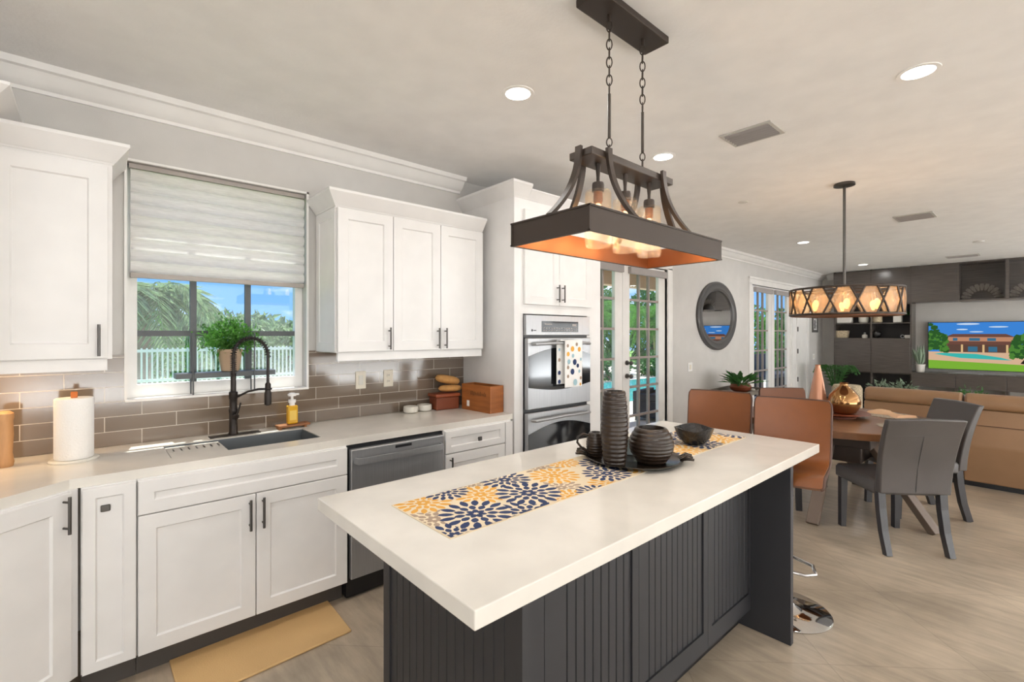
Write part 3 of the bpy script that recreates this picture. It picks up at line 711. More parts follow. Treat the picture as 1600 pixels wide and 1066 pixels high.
# double oven
OY = TY-0.02
ov = thing('double_wall_oven', 'stainless double wall oven set into the tall white cabinet', 'oven', (0, 0, 0))
box('body', M['black'], 2.428, 3.162, OY+0.018, 3.2, 0.3, 1.648, ov)
cp = box('control_panel', M['steel'], 2.426, 3.163, OY-0.012, OY+0.018, 1.492, 1.646, ov, bevel=0.004)
mb = MB(); mb.box(2.59, 3.015, OY-0.0138, OY-0.0122, 1.517, 1.602); ds = mb.build('display', M['ovenglass'], cp)
mb = MB()
for k in range(14):
    for rr in range(2): mb.box(2.605+k*0.029, 2.62+k*0.029, OY-0.0146, OY-0.0138, 1.527+rr*0.018, 1.534+rr*0.018)
mb.box(2.62, 2.70, OY-0.0146, OY-0.0138, 1.575, 1.583); mb.box(2.94, 2.99, OY-0.0146, OY-0.0138, 1.565, 1.583)
mb.build('key_legend', M['taupe'], ds)
MB().tube([(2.487, OY-0.0122, 1.53), (2.487, OY-0.0136, 1.53)], 0.009, 14).box(2.503, 2.53, OY-0.0136, OY-0.0122, 1.526, 1.533).build('badge', M['black'], cp)
def oven_door(z0, z1, gz0, gz1, hz):
    d = box('oven_door', M['steel'], 2.432, 3.158, OY-0.025, OY+0.016, z0, z1, ov, bevel=0.005)
    poly = []; n = 16
    for i in range(n+1): t = i/n; poly.append((2.436+t*0.718, gz1+0.062*math.sin(PI*t)))
    for i in range(n+1): t = 1-i/n; poly.append((2.436+t*0.718, gz0-0.035*math.sin(PI*t)))
    MB().prism(poly, 'y', OY-0.0275, OY-0.0255).build('oven_glass', M['ovenglass'], d)
    pts = [(2.475, OY-0.025, hz), (2.482, OY-0.058, hz), (2.56, OY-0.068, hz+0.004), (2.795, OY-0.075, hz+0.01), (3.03, OY-0.068, hz+0.004), (3.108, OY-0.058, hz), (3.115, OY-0.025, hz)]
    MB().tube(pts, 0.0125, 10).build('handle', M['steel'], d, smooth=50)
oven_door(0.935, 1.472, 1.10, 1.335, 1.425)
oven_door(0.305, 0.908, 0.42, 0.75, 0.852)
# dish towel over the upper handle
tw = thing('dish_towel', 'white kitchen towel with ochre and blue dots over the oven handle', 'towel', (0, 0, 0))
yT = OY-0.094
mb = MB()
def cloth(x0, x1, z0, z1, y, wav):
    rings = []
    for i in range(13):
        t = i/12; x = x0+(x1-x0)*t; d_ = wav*math.sin(t*PI*2.3); rings.append([(x, y+d_, z0), (x, y+d_*0.5, (z0+z1)/2), (x, y, z1), (x, y+0.005, z1), (x, y+0.005+d_*0.5, (z0+z1)/2), (x, y+0.005+d_, z0)])
    mb.loft(rings)
cloth(2.765, 2.97, 1.083, 1.452, yT, 0.004)
cloth(2.71, 2.90, 1.11, 1.452, yT+0.036, 0.004)
mb.box(2.715, 2.968, yT, yT+0.041, 1.449, 1.456)
r = random.Random(12)
spots = [(2.85, 1.385, .022, 1), (2.93, 1.38, .02, 1), (2.80, 1.345, .018, 1), (2.855, 1.33, .016, 3), (2.81, 1.285, .02, 3), (2.875, 1.28, .024, 0), (2.91, 1.25, .017, 0), (2.80, 1.24, .015, 2), (2.85, 1.205, .024, 0), (2.93, 1.205, .014, 3), (2.88, 1.12, .026, 3), (2.80, 1.17, .014, 2), (2.945, 1.10, .012, 1), (2.95, 1.30, .013, 3), (2.795, 1.41, .014, 2), (2.90, 1.42, .015, 2), (2.95, 1.15, .014, 2), (2.735, 1.20, .017, 0), (2.735, 1.13, .017, 0), (2.735, 1.30, .014, 2), (2.735, 1.38, .012, 3)]
for x, z, rad, mi in spots:
    mb.mi = mi+1; n = 14; yy = (yT-0.0006+0.004*math.sin((x-2.765)/0.205*PI*2.3)*(1 if x > 2.76 else 0)*(1.452-z)/0.37) if x > 2.76 else yT+0.0345
    mb.f([mb.v((x+rad*0.9*math.cos(2*PI*k/n), yy-0.0022, z+rad*math.sin(2*PI*k/n))) for k in range(n)])
mb.build('towel_cloth', [M['paper'], M['navy'], M['ochre'], M['greige'], M['sky2']], tw)
# floor mat
o = MB().prism([(0.275, 2.30), (0.985, 2.325), (0.995, 2.675), (0.27, 2.662)], 'z', 0.0, 0.012).build('floor_mat', M['mat'], bevel=0.005)
tag(o, 'plain tan anti-fatigue mat on the floor in front of the sink cabinet', 'mat')

# ================================================================== ISLAND
isl = thing('kitchen_island', 'charcoal kitchen island with beadboard panels under the white top', 'kitchen island', (0, 0, 0))
IX0, IX1, IY, IYB = 0.80, 2.516, 1.0, 1.62
IZ = 0.87
box('body', M['island'], IX0+0.03, IX1, IY+0.022, IYB, 0.09, IZ, isl)
box('toe_kick', M['black'], IX0+0.06, IX1, IY+0.06, IYB-0.05, 0, 0.09, isl)
def bead(mb, x0, x1, z0, z1, y, pitch=0.042, g=0.004):
    n = max(1, round((x1-x0)/pitch)); p = (x1-x0)/n; poly = [(x0, y+0.012), (x0, y)]
    for k in range(1, n): x = x0+k*p; poly += [(x-g, y), (x-g*0.4, y+g), (x+g*0.4, y+g), (x+g, y)]
    poly += [(x1, y), (x1, y+0.012)]
    mb.prism(poly, 'z', z0, z1)
ys = IY
for (a, b, oa, ob) in ((1.02, 1.515, 1.085, 1.475), (1.517, 2.055, 1.555, 2.015), (2.057, 2.512, 2.095, 2.495)):
    mb = MB()
    mb.box(a, oa, ys, ys+0.022, 0.10, IZ); mb.box(ob, b, ys, ys+0.022, 0.10, IZ); mb.box(oa, ob, ys, ys+0.022, 0.10, 0.185); mb.box(oa, ob, ys, ys+0.022, IZ-0.07, IZ)
    bead(mb, oa, ob, 0.185, IZ-0.07, ys+0.008)
    mb.build('side_panel', M['island'], isl)
box('plain_panel', M['island'], IX0+0.03, 1.018, ys, ys+0.022, 0.10, IZ, isl)
# left end panel (faces -x), beadboard with frame
mb = MB(); y0, y1 = 0.862, 1.605
mb.box(IX0, IX0+0.03, y0, y0+0.03, 0, IZ); mb.box(IX0, IX0+0.03, y1-0.045, y1, 0, IZ); mb.box(IX0, IX0+0.03, y0+0.03, y1-0.045, 0, 0.09)
mb.X = Matrix.Translation((IX0, 0, 0)) @ Matrix.Rotation(-PI/2, 4, 'Z')
bead(mb, -(y1-0.045), -(y0+0.03), 0.09, IZ, 0.006, 0.045, 0.0035)
mb.X = Matrix.Identity(4); mb.box(IX0+0.012, IX0+0.03, y0+0.03, y1-0.045, 0.09, IZ)
mb.build('end_panel', M['island'], isl)
# right end panel projecting towards the aisle
box('end_panel', M['island'], IX1, IX1+0.034, 0.815, IYB, 0, IZ, isl, bevel=0.003)
o = box('island_countertop', M['quartz'], 0.608, 2.905, 0.803, 1.732, 0.87, 0.915, bevel=0.003)
tag(o, 'thick white quartz slab on the charcoal island', 'countertop')

# table runner with flower print
RX0, RX1, RY0, RY1 = 0.768, 2.772, 1.128, 1.482
mb = MB(); mb.box(RX0, RX1, RY0, RY1, 0.9152, 0.9173)
def clip(poly):
    for ax, lim, sg in ((0, RX0+0.004, 1), (0, RX1-0.004, -1), (1, RY0+0.004, 1), (1, RY1-0.004, -1)):
        outp = []
        for i in range(len(poly)):
            a, b = poly[i], poly[(i+1) % len(poly)]; da, db = (a[ax]-lim)*sg, (b[ax]-lim)*sg
            if da >= 0: outp.append(a)
            if da*db < 0: t = da/(da-db); outp.append((a[0]+(b[0]-a[0])*t, a[1]+(b[1]-a[1])*t))
        poly = outp
        if len(poly) < 3: return []
    return poly
fz = [0.91735]
def flower(cx_, cy_, R, mi, rot=0):
    fz[0] += 0.000012
    disc = clip([(cx_+R*0.97*math.cos(2*PI*k/40), cy_+R*0.97*math.sin(2*PI*k/40)) for k in range(40)])
    mb.mi = 0
    if len(disc) > 2: mb.f([mb.v((x, y, fz[0])) for x, y in disc])
    mb.mi = mi; fz[0] += 0.000012
    for (r0, r1, n, w, st) in ((0.05, 0.31, 7, 0.17, 0), (0.30, 0.62, 11, 0.20, 0.5), (0.58, 1.05, 16, 0.215, 0)):
        for k in range(n):
            a = rot+2*PI*(k+st)/n; ca, sa = math.cos(a), math.sin(a)
            prof = [(0, 0), (0.2, 0.7), (0.45, 1), (0.65, 0.95), (0.85, 0.6), (1, 0)]
            pts = [(r0+(r1-r0)*t, w*0.5*h) for t, h in prof]+[(r0+(r1-r0)*t, -w*0.5*h) for t, h in prof[-2:0:-1]]
            poly = clip([(cx_+R*(p*ca-q*sa), cy_+R*(p*sa+q*ca)) for p, q in pts])
            if len(poly) > 2: mb.f([mb.v((x, y, fz[0])) for x, y in poly])
FL = [(0.936,1.229,.105,1),(1.201,1.261,.105,1),(1.07,1.12,.10,1),(0.79,1.135,.08,1),(1.615,1.22,.09,1),(1.72,1.33,.09,1),(1.24,1.44,.09,1),(0.98,1.475,.075,1),(1.40,1.10,.07,1),
      (0.86,1.43,.085,2),(1.06,1.365,.085,2),(1.43,1.345,.09,2),(1.52,1.12,.085,2),(1.29,1.13,.07,2),(1.80,1.17,.085,2),
      (0.81,1.28,.085,3),(0.93,1.09,.075,3),(1.34,1.225,.075,3),(1.10,1.475,.06,3),(1.47,1.465,.08,3),(1.60,1.46,.07,2)]
x = 1.95
for k in range(5):
    FL += [(x, 1.40, .095, 1), (x+0.1, 1.20, .095, 2 if k % 2 else 1), (x+0.03, 1.12, .06, 3), (x+0.09, 1.46, .07, 2), (x+0.01, 1.29, .06, 3)]; x += 0.19
FL.sort(key=lambda q: (-q[3], q[2]))
for i, (a, b, R, mi) in enumerate(FL): flower(a, b, R*1.14, mi, i*0.37)
tag(mb.build('table_runner', [M['runner'], M['navy'], M['ochre'], M['greige']]), 'cream table runner with navy and ochre flowers along the island top', 'table runner')

# tray group on the island
TZ = 0.9186
t_ = thing('round_tray', 'dark round tray with leaf-shaped ends, holding the ribbed vases on the island', 'tray', (1.885, 1.275, TZ))
MB().lathe([(0.17, 0), (0.205, 0.004), (0.222, 0.018), (0.217, 0.02), (0.2, 0.009), (0.001, 0.007)], n=48).build('dish', M['traydark'], t_, smooth=35)
for a in (math.radians(-55), math.radians(125)):
    mb = MB(); d = Vector((math.cos(a), math.sin(a), 0)); n_ = Vector((-d.y, d.x, 0))
    for off in (-0.6, 0.0, 0.6):
        b0 = d*0.205+n_*off*0.04+Vector((0, 0, 0.016)); e0 = d*0.262+n_*off*0.075+Vector((0, 0, 0.024)); m_ = (b0+e0)/2+Vector((0, 0, 0.008))
        mb.tube([b0, m_, e0], [0.006, 0.011, 0.005], 8)
    mb.build('twig_handle', M['traydark'], t_, smooth=50)
TT = TZ+0.0075
def ribbed(prof_fn, h, n_rib, amp, steps, z_in):
    pr = []
    for i in range(steps+1):
        t = i/steps; rr = prof_fn(t)+amp*abs(math.sin(PI*n_rib*t)); pr.append((rr, h*t))
    rt = prof_fn(1)-0.008
    return [(0.001, 0.0)]+pr+[(rt, h), (rt-0.004, h-z_in), (0.001, h-z_in-0.003)]
o = MB().lathe(ribbed(lambda t: 0.034+0.023*math.sin(PI*(0.12+0.76*t))**0.8*(1 if t < 0.5 else 0.98), 0.325, 17, 0.003, 136, 0.05), n=40).build('ribbed_vase', M['vase'], smooth=60)
o.location = (1.725, 1.262, TT); tag(o, 'tall slim brown ribbed vase on the round tray', 'vase')
o = MB().lathe(ribbed(lambda t: 0.05+0.046*math.sin(PI*(0.06+0.84*t)), 0.155, 9, 0.003, 90, 0.03), n=44).build('ribbed_pot', M['vase'], smooth=60)
o.location = (1.885, 1.18, TT); tag(o, 'squat round brown ribbed vase on the round tray', 'vase')
t_ = thing('ribbed_jug', 'small brown ribbed jug with a loop handle behind the tall vase', 'jug', (1.775, 1.405, TT))
MB().lathe(ribbed(lambda t: 0.022+0.022*math.sin(PI*(0.1+0.8*t)), 0.115, 9, 0.002, 54, 0.02), n=28).build('jug_body', M['vase'], t_, smooth=60)
MB().tube([(-0.03, 0.02, 0.1), (-0.052, 0.035, 0.108), (-0.072, 0.048, 0.095), (-0.075, 0.05, 0.07), (-0.058, 0.04, 0.045), (-0.034, 0.024, 0.03)], 0.0055, 8).build('handle', M['vase'], t_, smooth=50)
t_ = thing('candle_jar', 'pale blue glass candle jar on the tray between the ribbed vases', 'candle', (1.945, 1.335, TT))
MB().lathe([(0.036, 0), (0.04, 0.004), (0.041, 0.075), (0.037, 0.075), (0.036, 0.06), (0.001, 0.058)], n=28).build('jar', M['candle'], t_, smooth=40)
MB().lathe([(0.001, 0.076), (0.041, 0.076), (0.041, 0.088), (0.008, 0.092), (0.001, 0.092)], n=28).build('lid', M['ceramic'], t_, smooth=40)
mb = MB(); n = 40
rings = []
for (rr, z) in ((0.035, 0), (0.055, 0.008), (0.085, 0.04), (0.105, 0.088), (0.101, 0.088), (0.08, 0.042), (0.05, 0.014), (0.001, 0.012)):
    rings.append([(rr*math.cos(2*PI*k/n), rr*math.sin(2*PI*k/n)*0.95, z+(0.006*math.sin(6*PI*k/n) if z > 0.08 else 0)) for k in range(n)])
o = mb.loft(rings).build('fruit_bowl', M['bowl'], smooth=50); o.location = (2.39, 1.24, TZ)
tag(o, 'dark hammered bowl with wavy rim on the runner near the island end', 'bowl')

# ================================================================== island pendant lamp
LX, LY = 1.625, 1.137
lp = thing('linear_chandelier', 'bronze rectangular chandelier with three glass jars over the island', 'pendant lamp', (LX, LY, 0))
box('canopy', M['lampmetal'], -0.235, 0.235, -0.06, 0.06, CEIL-0.03, CEIL, lp, bevel=0.004)
bz = 2.165
for x in (-0.105, 0.125):
    mb = MB(); z = CEIL-0.03
    def link(zc, rot, L_=0.0215, w=0.0105, r_=0.0026):
        pts = [(w*math.cos(2*PI*i/16), 0, L_*math.sin(2*PI*i/16)) for i in range(17)]
        mb.tube([(x+p[0]*math.cos(rot), p[0]*math.sin(rot), p[2]+zc) for p in pts], r_, 6, False)
    mb.tube([(x, 0, z), (x, 0, z-0.03)], 0.008, 8); zc = z-0.045
    for k in range(8): link(zc, (k % 2)*PI/2-0.83); zc -= 0.035
    zt = zc+0.016; zb = bz+0.105
    mb.tube([(x, 0, zt), (x, 0, zb)], 0.0062, 8)
    link(zb-0.018, -0.83, 0.017); link(zb-0.05, -0.83+PI/2); link(zb-0.082, -0.83)
    mb.build('chain', M['lampmetal'], lp, smooth=50)
BX, BY = 0.279, 0.054
box('top_board', M['lampmetal'], -BX, BX, -BY, BY, bz-0.014, bz+0.014, lp, bevel=0.003)
tx, ty, tz0, tz1 = 0.452, 0.186, 1.826, 1.912
def swoop(p0, out, reach, side):
    pts = []
    for i in range(17):
        t = i/16; o_ = reach*(t**2.1); pts.append((p0[0]+out[0]*o_, p0[1]+out[1]*o_, bz+0.024+(tz1-bz-0.024)*t))
    MB().strap(pts, 0.026, side, 0.013).build('curved_strap', M['lampmetal'], lp, smooth=40)
for sx in (-0.19, 0.185):
    for sy in (-1, 1): swoop((sx, sy*(BY+0.008)), (0, sy), ty-0.01-BY-0.008, (1, 0, 0))
for sx in (-1, 1): swoop((sx*(BX+0.008), 0), (sx, 0), tx-0.01-BX-0.008, (0, 1, 0))
mb = MB(); th = 0.008
for b in ((-tx, tx, -ty, -ty+th), (-tx, tx, ty-th, ty), (-tx, -tx+th, -ty+th, ty-th), (tx-th, tx, -ty+th, ty-th)): mb.box(*b, tz0, tz1)
for z in (tz0, tz1-0.006):
    for b in ((-tx-0.003, tx+0.003, -ty-0.003, -ty), (-tx-0.003, tx+0.003, ty, ty+0.003), (-tx-0.003, -tx, -ty, ty), (tx, tx+0.003, -ty, ty)): mb.box(*b, z, z+0.006)
for sx in (-1, 1):
    for sy in (-1, 1): mb.box(min(sx*tx, sx*(tx+0.003)), max(sx*tx, sx*(tx+0.003)), min(sy*ty, sy*(ty-0.008)), max(sy*ty, sy*(ty-0.008)), tz0, tz1)
tr = mb.build('tray_frame', M['lampmetal'], lp)
mb = MB(); e = 0.001
for b in ((-tx+th, tx-th, -ty+th, -ty+th+e), (-tx+th, tx-th, ty-th-e, ty-th), (-tx+th, -tx+th+e, -ty+th, ty-th), (tx-th-e, tx-th, -ty+th, ty-th)): mb.box(*b, tz0+0.002, tz1)
mb.build('copper_lining', M['copper'], tr)
for x in (-0.175, 0.0, 0.175):
    st = MB().tube([(x, 0, bz-0.014), (x, 0, 2.10)], [0.011, 0.0065], 10).tube([(x, 0, 2.115), (x, 0, 2.075)], 0.0065, 8).lathe([(0.001, 2.08), (0.021, 2.078), (0.023, 2.07), (0.023, 2.045), (0.001, 2.044)], (x, 0, 0), 18).build('lamp_stem', M['lampmetal'], lp, smooth=40)
    MB().lathe([(0.001, 2.044), (0.017, 2.043), (0.018, 2.008), (0.014, 2.0), (0.001, 1.999)], (x, 0, 0), 14).build('socket', M['copper'], st, smooth=40)
    MB().lathe([(0.018, 2.046), (0.046, 2.045), (0.0495, 2.04), (0.051, 1.835), (0.0485, 1.835), (0.0475, 2.036), (0.018, 2.042)], (x, 0, 0), 28).build('glass_jar', M['jar'], st, smooth=40)
    MB().lathe([(0.001, 2.0), (0.008, 1.998), (0.012, 1.985), (0.02, 1.955), (0.019, 1.94), (0.01, 1.925), (0.001, 1.924)], (x, 0, 0), 14).build('bulb', M['bulb'], st, smooth=50)
    light('chandelier_bulb_light', 'POINT', (LX+x, LY, 1.90), 1.3, (1, 0.66, 0.36), size=0.025)

# ================================================================== ceiling fittings
def can(x, y, lab, lit=True, r_=0.085, n=28):
    o = thing('recessed_light', lab, 'ceiling light', (x, y, CEIL))
    MB().lathe([(r_*0.78, 0), (r_*0.78, -0.004), (r_, -0.004), (r_*1.02, 0)], n=n).build('trim_ring', M['trim'], o)
    MB().lathe([(0.001, -0.003), (r_*0.78, -0.003), (r_*0.78, -0.001), (0.001, -0.001)], n=n).build('lens', M['can'], o)
    return o
can(1.70, 1.865, 'round recessed ceiling light above the aisle, left of the chandelier')
can(3.087, 1.835, 'round recessed ceiling light just right of the chandelier')
can(3.02, 0.415, 'round recessed ceiling light at the upper right, nearest the camera')
can(7.43, 2.25, 'round recessed ceiling light left of the dining pendant rod')
can(10.62, 2.24, 'small far recessed ceiling light right of the dining pendant rod')
for x, y in ((1.70, 1.865), (3.087, 1.835), (3.02, 0.415), (7.43, 2.25), (10.62, 2.24), (1.7, 0.4), (0.3, 1.85), (0.3, 0.4), (7.4, -0.6), (10.6, -0.6)):
    light('can_light', 'AREA', (x, y, CEIL-0.012), 5, (1, 0.98, 0.95), (0, 0, 0), 0.14)
def vent(x, y, lx, ly, rz, lab, nm='air_vent', ns=6):
    o = thing(nm, lab, 'vent', (x, y, CEIL), rz)
    mb = MB(); b = 0.022
    mb.box(-lx, lx, -ly, -ly+b, -0.008, 0); mb.box(-lx, lx, ly-b, ly, -0.008, 0); mb.box(-lx, -lx+b, -ly+b, ly-b, -0.008, 0); mb.box(lx-b, lx, -ly+b, ly-b, -0.008, 0)
    mb.build('frame', M['vent'], o)
    box('backing', M['ventdark'], -lx+b, lx-b, -ly+b, ly-b, -0.002, 0, o)
    mb = MB()
    for k in range(ns):
        xx = -lx+b+(2*lx-2*b)*(k+0.5)/ns; h = (lx-b)/ns*0.34
        mb.prism([(xx-h, -0.002), (xx-h+0.003, -0.002), (xx+h, -0.016), (xx+h-0.003, -0.016)], 'y', -ly+b, ly-b)
    mb.build('slats', M['taupe'], o)
vent(3.16, 1.25, 0.125, 0.155, 0, 'large slatted ceiling vent beside the chandelier')
vent(6.70, 0.95, 0.17, 0.165, 0, 'smaller ceiling vent right of the dining pendant rod')
vent(10.65, 0.91, 0.13, 0.20, 0, 'thin far ceiling vent in front of the dark wall unit', 'air_vent', 3)
o = MB().lathe([(0.06, 0), (0.06, -0.01), (0.05, -0.02), (0.001, -0.022)], n=24).build('smoke_detector', M['sensor'], smooth=40); o.location = (9.13, 0.62, CEIL); tag(o, 'flat round detector on the ceiling toward the dark wall unit', 'smoke detector')
o = MB().lathe([(0.045, 0), (0.045, -0.005), (0.03, -0.008), (0.001, -0.008)], n=24).build('sprinkler_cover', M['sensor'], smooth=40); o.location = (4.72, 1.95, CEIL); tag(o, 'faint round white cover on the ceiling above the mirror', 'sprinkler cover')

# ================================================================== dining pendant
dp = thing('drum_pendant', 'round drum pendant of glowing amber crystal diamonds over the dining table', 'pendant lamp', (4.79, 1.14, 0))
MB().lathe([(0.075, CEIL), (0.078, CEIL-0.02), (0.02, CEIL-0.026), (0.001, CEIL-0.026)], n=24).build('canopy', M['handle'], dp, smooth=40)
MB().tube([(0, 0, CEIL-0.02), (0, 0, 1.86)], 0.011, 10).build('rod', M['handle'], dp)
RD, z0, z1 = 0.40, 1.665, 1.88
mb = MB(); mb.ring((0, 0, z1), RD, 0.009, n=48); mb.ring((0, 0, z0), RD, 0.009, n=48)
NP = 14
for k in range(NP):
    a0 = 2*PI*k/NP; da = 2*PI/NP
    def P(a, z): return (RD*math.cos(a), RD*math.sin(a), z)
    zm = (z0+z1)/2
    A, B = a0+da*0.5, a0+da*1.5
    mb.tube([P(a0+da*0.28, z1), P(a0, zm), P(a0+da*0.28, z0)], 0.0075, 5); mb.tube([P(a0-da*0.28, z1), P(a0, zm), P(a0-da*0.28, z0)], 0.0075, 5)
for k in range(4): a = k*PI/2; mb.tube([(0, 0, z1), (RD*math.cos(a), RD*math.sin(a), z1)], 0.006, 6)
mb.build('drum_frame', M['lampmetal'], dp, smooth=50)
for k in range(NP):
    a0 = 2*PI*(k+0.5)/NP; da = 2*PI/NP; mb = MB(); rr = RD-0.004
    def Q(f, z, r_=rr): return Vector((r_*math.cos(a0+da*f), r_*math.sin(a0+da*f), z))
    zm = (z0+z1)/2; rim = [Q(-0.5, zm), Q(-0.2, z1-0.01), Q(0.2, z1-0.01), Q(0.5, zm), Q(0.2, z0+0.01), Q(-0.2, z0+0.01)]
    cen = [Q(f*0.45, zm+(z-zm)*0.45, rr+0.012) for f, z in ((-0.5, zm), (-0.2, z1), (0.2, z1), (0.5, zm), (0.2, z0), (-0.2, z0))]
    a_ = [mb.v(p) for p in rim]; b_ = [mb.v(p) for p in cen]; c_ = [mb.v(p*1.0-Vector((math.cos(a0), math.sin(a0), 0))*0.006) for p in rim]
    for i in range(6): j = (i+1) % 6; mb.f((a_[i], a_[j], b_[j], b_[i])); mb.f((a_[j], a_[i], c_[i], c_[j]))
    mb.f(b_); mb.f(c_[::-1])
    mb.build('crystal', M['crystal'], dp)
MB().lathe([(RD-0.02, z0-0.004), (RD-0.004, z0-0.012), (RD-0.004, z0-0.008), (RD-0.02, z0)], n=48).build('bottom_rim', M['copper'], dp)
mb = MB(); 
for k in range(6):
    a = 2*PI*k/6+0.3; mb.tube([(0.0, 0, z1-0.02), (0.22*math.cos(a), 0.22*math.sin(a), z1-0.03), (0.24*math.cos(a), 0.24*math.sin(a), z0+0.04)], 0.005, 6)
mb.build('lamp_arm', M['lampmetal'], dp)
for k in range(6):
    a = 2*PI*k/6+0.3; bx, by = 0.24*math.cos(a), 0.24*math.sin(a)
    MB().lathe([(0.009, 0.04), (0.012, 0.05), (0.024, 0.085), (0.022, 0.105), (0.008, 0.125), (0.001, 0.126)], (bx, by, z0), 12).build('bulb', M['bulb'], dp, smooth=50)
    light('pendant_bulb_light', 'POINT', (4.79+bx, 1.14+by, z0+0.15), 1.6, (1, 0.66, 0.36), size=0.03)

# ================================================================== dining wall
o = thing('oval_mirror', 'oval wall mirror in a wide dark grey frame between the two french doors', 'mirror', (6.94, W, 1.77))
mb = MB(); n = 56; pr = [(0.0, 1.0), (-0.03, 1.0), (-0.045, 0.95), (-0.035, 0.85), (-0.042, 0.8), (-0.03, 0.74), (-0.012, 0.72)]
A, B = 0.62, 0.505
rings = [[((A-(1-k)*0.5)*math.cos(2*PI*i/n), y, (B-(1-k)*0.5)*math.sin(2*PI*i/n)) for i in range(n)] for y, k in pr]
mb.loft(rings, cap=False)
mb.build('mirror_frame', M['mirrorframe'], o, smooth=35)
mb = MB(); mb.loft([[((A-0.13)*math.cos(2*PI*i/n), y, (B-0.13)*math.sin(2*PI*i/n)) for i in range(n)] for y in (-0.002, -0.013)]); mb.build('mirror_glass', M['mirror'], o)
for x, z, lab, w_ in ((6.155, 1.05, 'white wall switch plate below and left of the oval mirror', 0.06), (11.35, 1.03, 'white wall switch by the far corner', 0.06)):
    o = thing('light_switch', lab, 'switch', (x, W, z)); box('plate', M['trim'], -w_, w_, -0.007, 0, -0.06, 0.06, o, bevel=0.003); box('rocker', M['plate'], -0.02, 0.02, -0.011, -0.006, -0.033, 0.033, o, bevel=0.002)
o = thing('framed_picture', 'small picture in a grey frame on the wall by the far corner', 'picture', (11.42, W, 1.71))
mb = MB(); mb.box(-0.17, -0.12, -0.022, 0, -0.17, 0.17); mb.box(0.12, 0.17, -0.022, 0, -0.17, 0.17); mb.box(-0.12, 0.12, -0.022, 0, -0.17, -0.12); mb.box(-0.12, 0.12, -0.022, 0, 0.12, 0.17); mb.build('frame', M['greymat'], o)
box('print', M['picture'], -0.12, 0.12, -0.01, 0, -0.12, 0.12, o); box('figure', M['mirrorframe'], -0.04, 0.035, -0.012, -0.0095, -0.09, 0.09, o)
# side table with plant
o = thing('tray_table', 'grey weathered wooden tray table against the wall below the mirror', 'side table', (6.75, 2.86, 0), math.radians(4))
mb = MB(); mb.box(-0.4, 0.4, -0.25, 0.25, 0.685, 0.70)
for b in ((-0.4, 0.4, -0.25, -0.232), (-0.4, 0.4, 0.232, 0.25), (-0.4, -0.382, -0.232, 0.232), (0.382, 0.4, -0.232, 0.232)): mb.box(*b, 0.70, 0.74)
mb.build('tray_top', M['sidetable'], o)
for y in (-0.2, 0.2):
    for s_ in (-1, 1): MB().strap([(s_*0.3, y+s_*0.012, 0.0), (-s_*0.3, y+s_*0.012, 0.684)], 0.04, (0, 1, 0), 0.018).build('leg', M['sidetable'], o)
o = thing('potted_plant', 'small green leafy plant in a round brown pot on the tray table', 'potted plant', (6.80, 2.84, 0.70))
MB().lathe([(0.09, 0), (0.13, 0.03), (0.14, 0.07), (0.12, 0.11), (0.1, 0.11), (0.1, 0.09), (0.001, 0.088)], n=26).build('pot', M['boxred'], o, smooth=40)
mb = MB(); r = random.Random(21)
for k in range(60):
    a = r.uniform(0, 2*PI); d = Vector((math.cos(a), math.sin(a), r.uniform(0.15, 1.4))).normalized()
    p = Vector((d.x*0.05, d.y*0.05, 0.09)); e = p+d*r.uniform(0.1, 0.24); mb.tube([p, e], 0.003, 4); leaf_quad(mb, p.lerp(e, 0.5), d+Vector((0, 0, -0.15)), Vector((0, 0, 1)), r.uniform(0.13, 0.22), 0.06)
mb.build('foliage', M['leafdark'], o)
o = MB().lathe([(0.03, 0), (0.04, 0.01), (0.03, 0.03), (0.001, 0.035)], n=16).build('table_stone', M['ceramic'], smooth=40); o.location = (7.0, 2.76, 0.70); tag(o, 'little pale pebble ornament next to the plant on the tray table', 'ornament')

# ================================================================== dining table
TC = (5.0, 1.24)
o = thing('dining_table', 'round walnut dining table on splayed grey-brown legs under the drum pendant', 'table', (TC[0], TC[1], 0))
MB().lathe([(0.001, 0.70), (0.745, 0.70), (0.765, 0.705), (0.77, 0.755), (0.765, 0.76), (0.001, 0.76)], n=64).build('tabletop', M['table'], o, smooth=35)
MB().box(-0.30, 0.30, -0.30, 0.30, 0.56, 0.70).box(-0.22, 0.22, -0.22, 0.22, 0.42, 0.56).build('pedestal', M['tablebase'], o, bevel=0.01)
for a in (181, 249, 1, 69):
    a = math.radians(a); d = Vector((math.cos(a), math.sin(a), 0)); sd = Vector((-d.y, d.x, 0))
    MB().strap([d*0.74+Vector((0, 0, 0.0)), d*0.25+Vector((0, 0, 0.62))], 0.085, sd, 0.05).build('leg', M['tableleg'], o, bevel=0.004)
TT2 = 0.76
o = thing('serving_plate', 'dark brown round footed plate under the vases on the dining table', 'plate', (TC[0]+0.02, TC[1]+0.02, TT2))
MB().lathe([(0.15, 0), (0.15, 0.015), (0.2, 0.03), (0.255, 0.042), (0.25, 0.047), (0.15, 0.034), (0.001, 0.033)], n=44).build('dish', M['boxred'], o, smooth=40)
o = MB().lathe([(0.05, 0), (0.068, 0.008), (0.075, 0.05), (0.07, 0.12), (0.05, 0.25), (0.03, 0.36), (0.021, 0.41), (0.024, 0.425), (0.018, 0.425), (0.001, 0.38)], n=32).build('tall_vase', M['blush'], smooth=50)
o.location = (5.02, 1.40, TT2+0.034); tag(o, 'tall slender copper-blush teardrop vase on the dining table', 'vase')
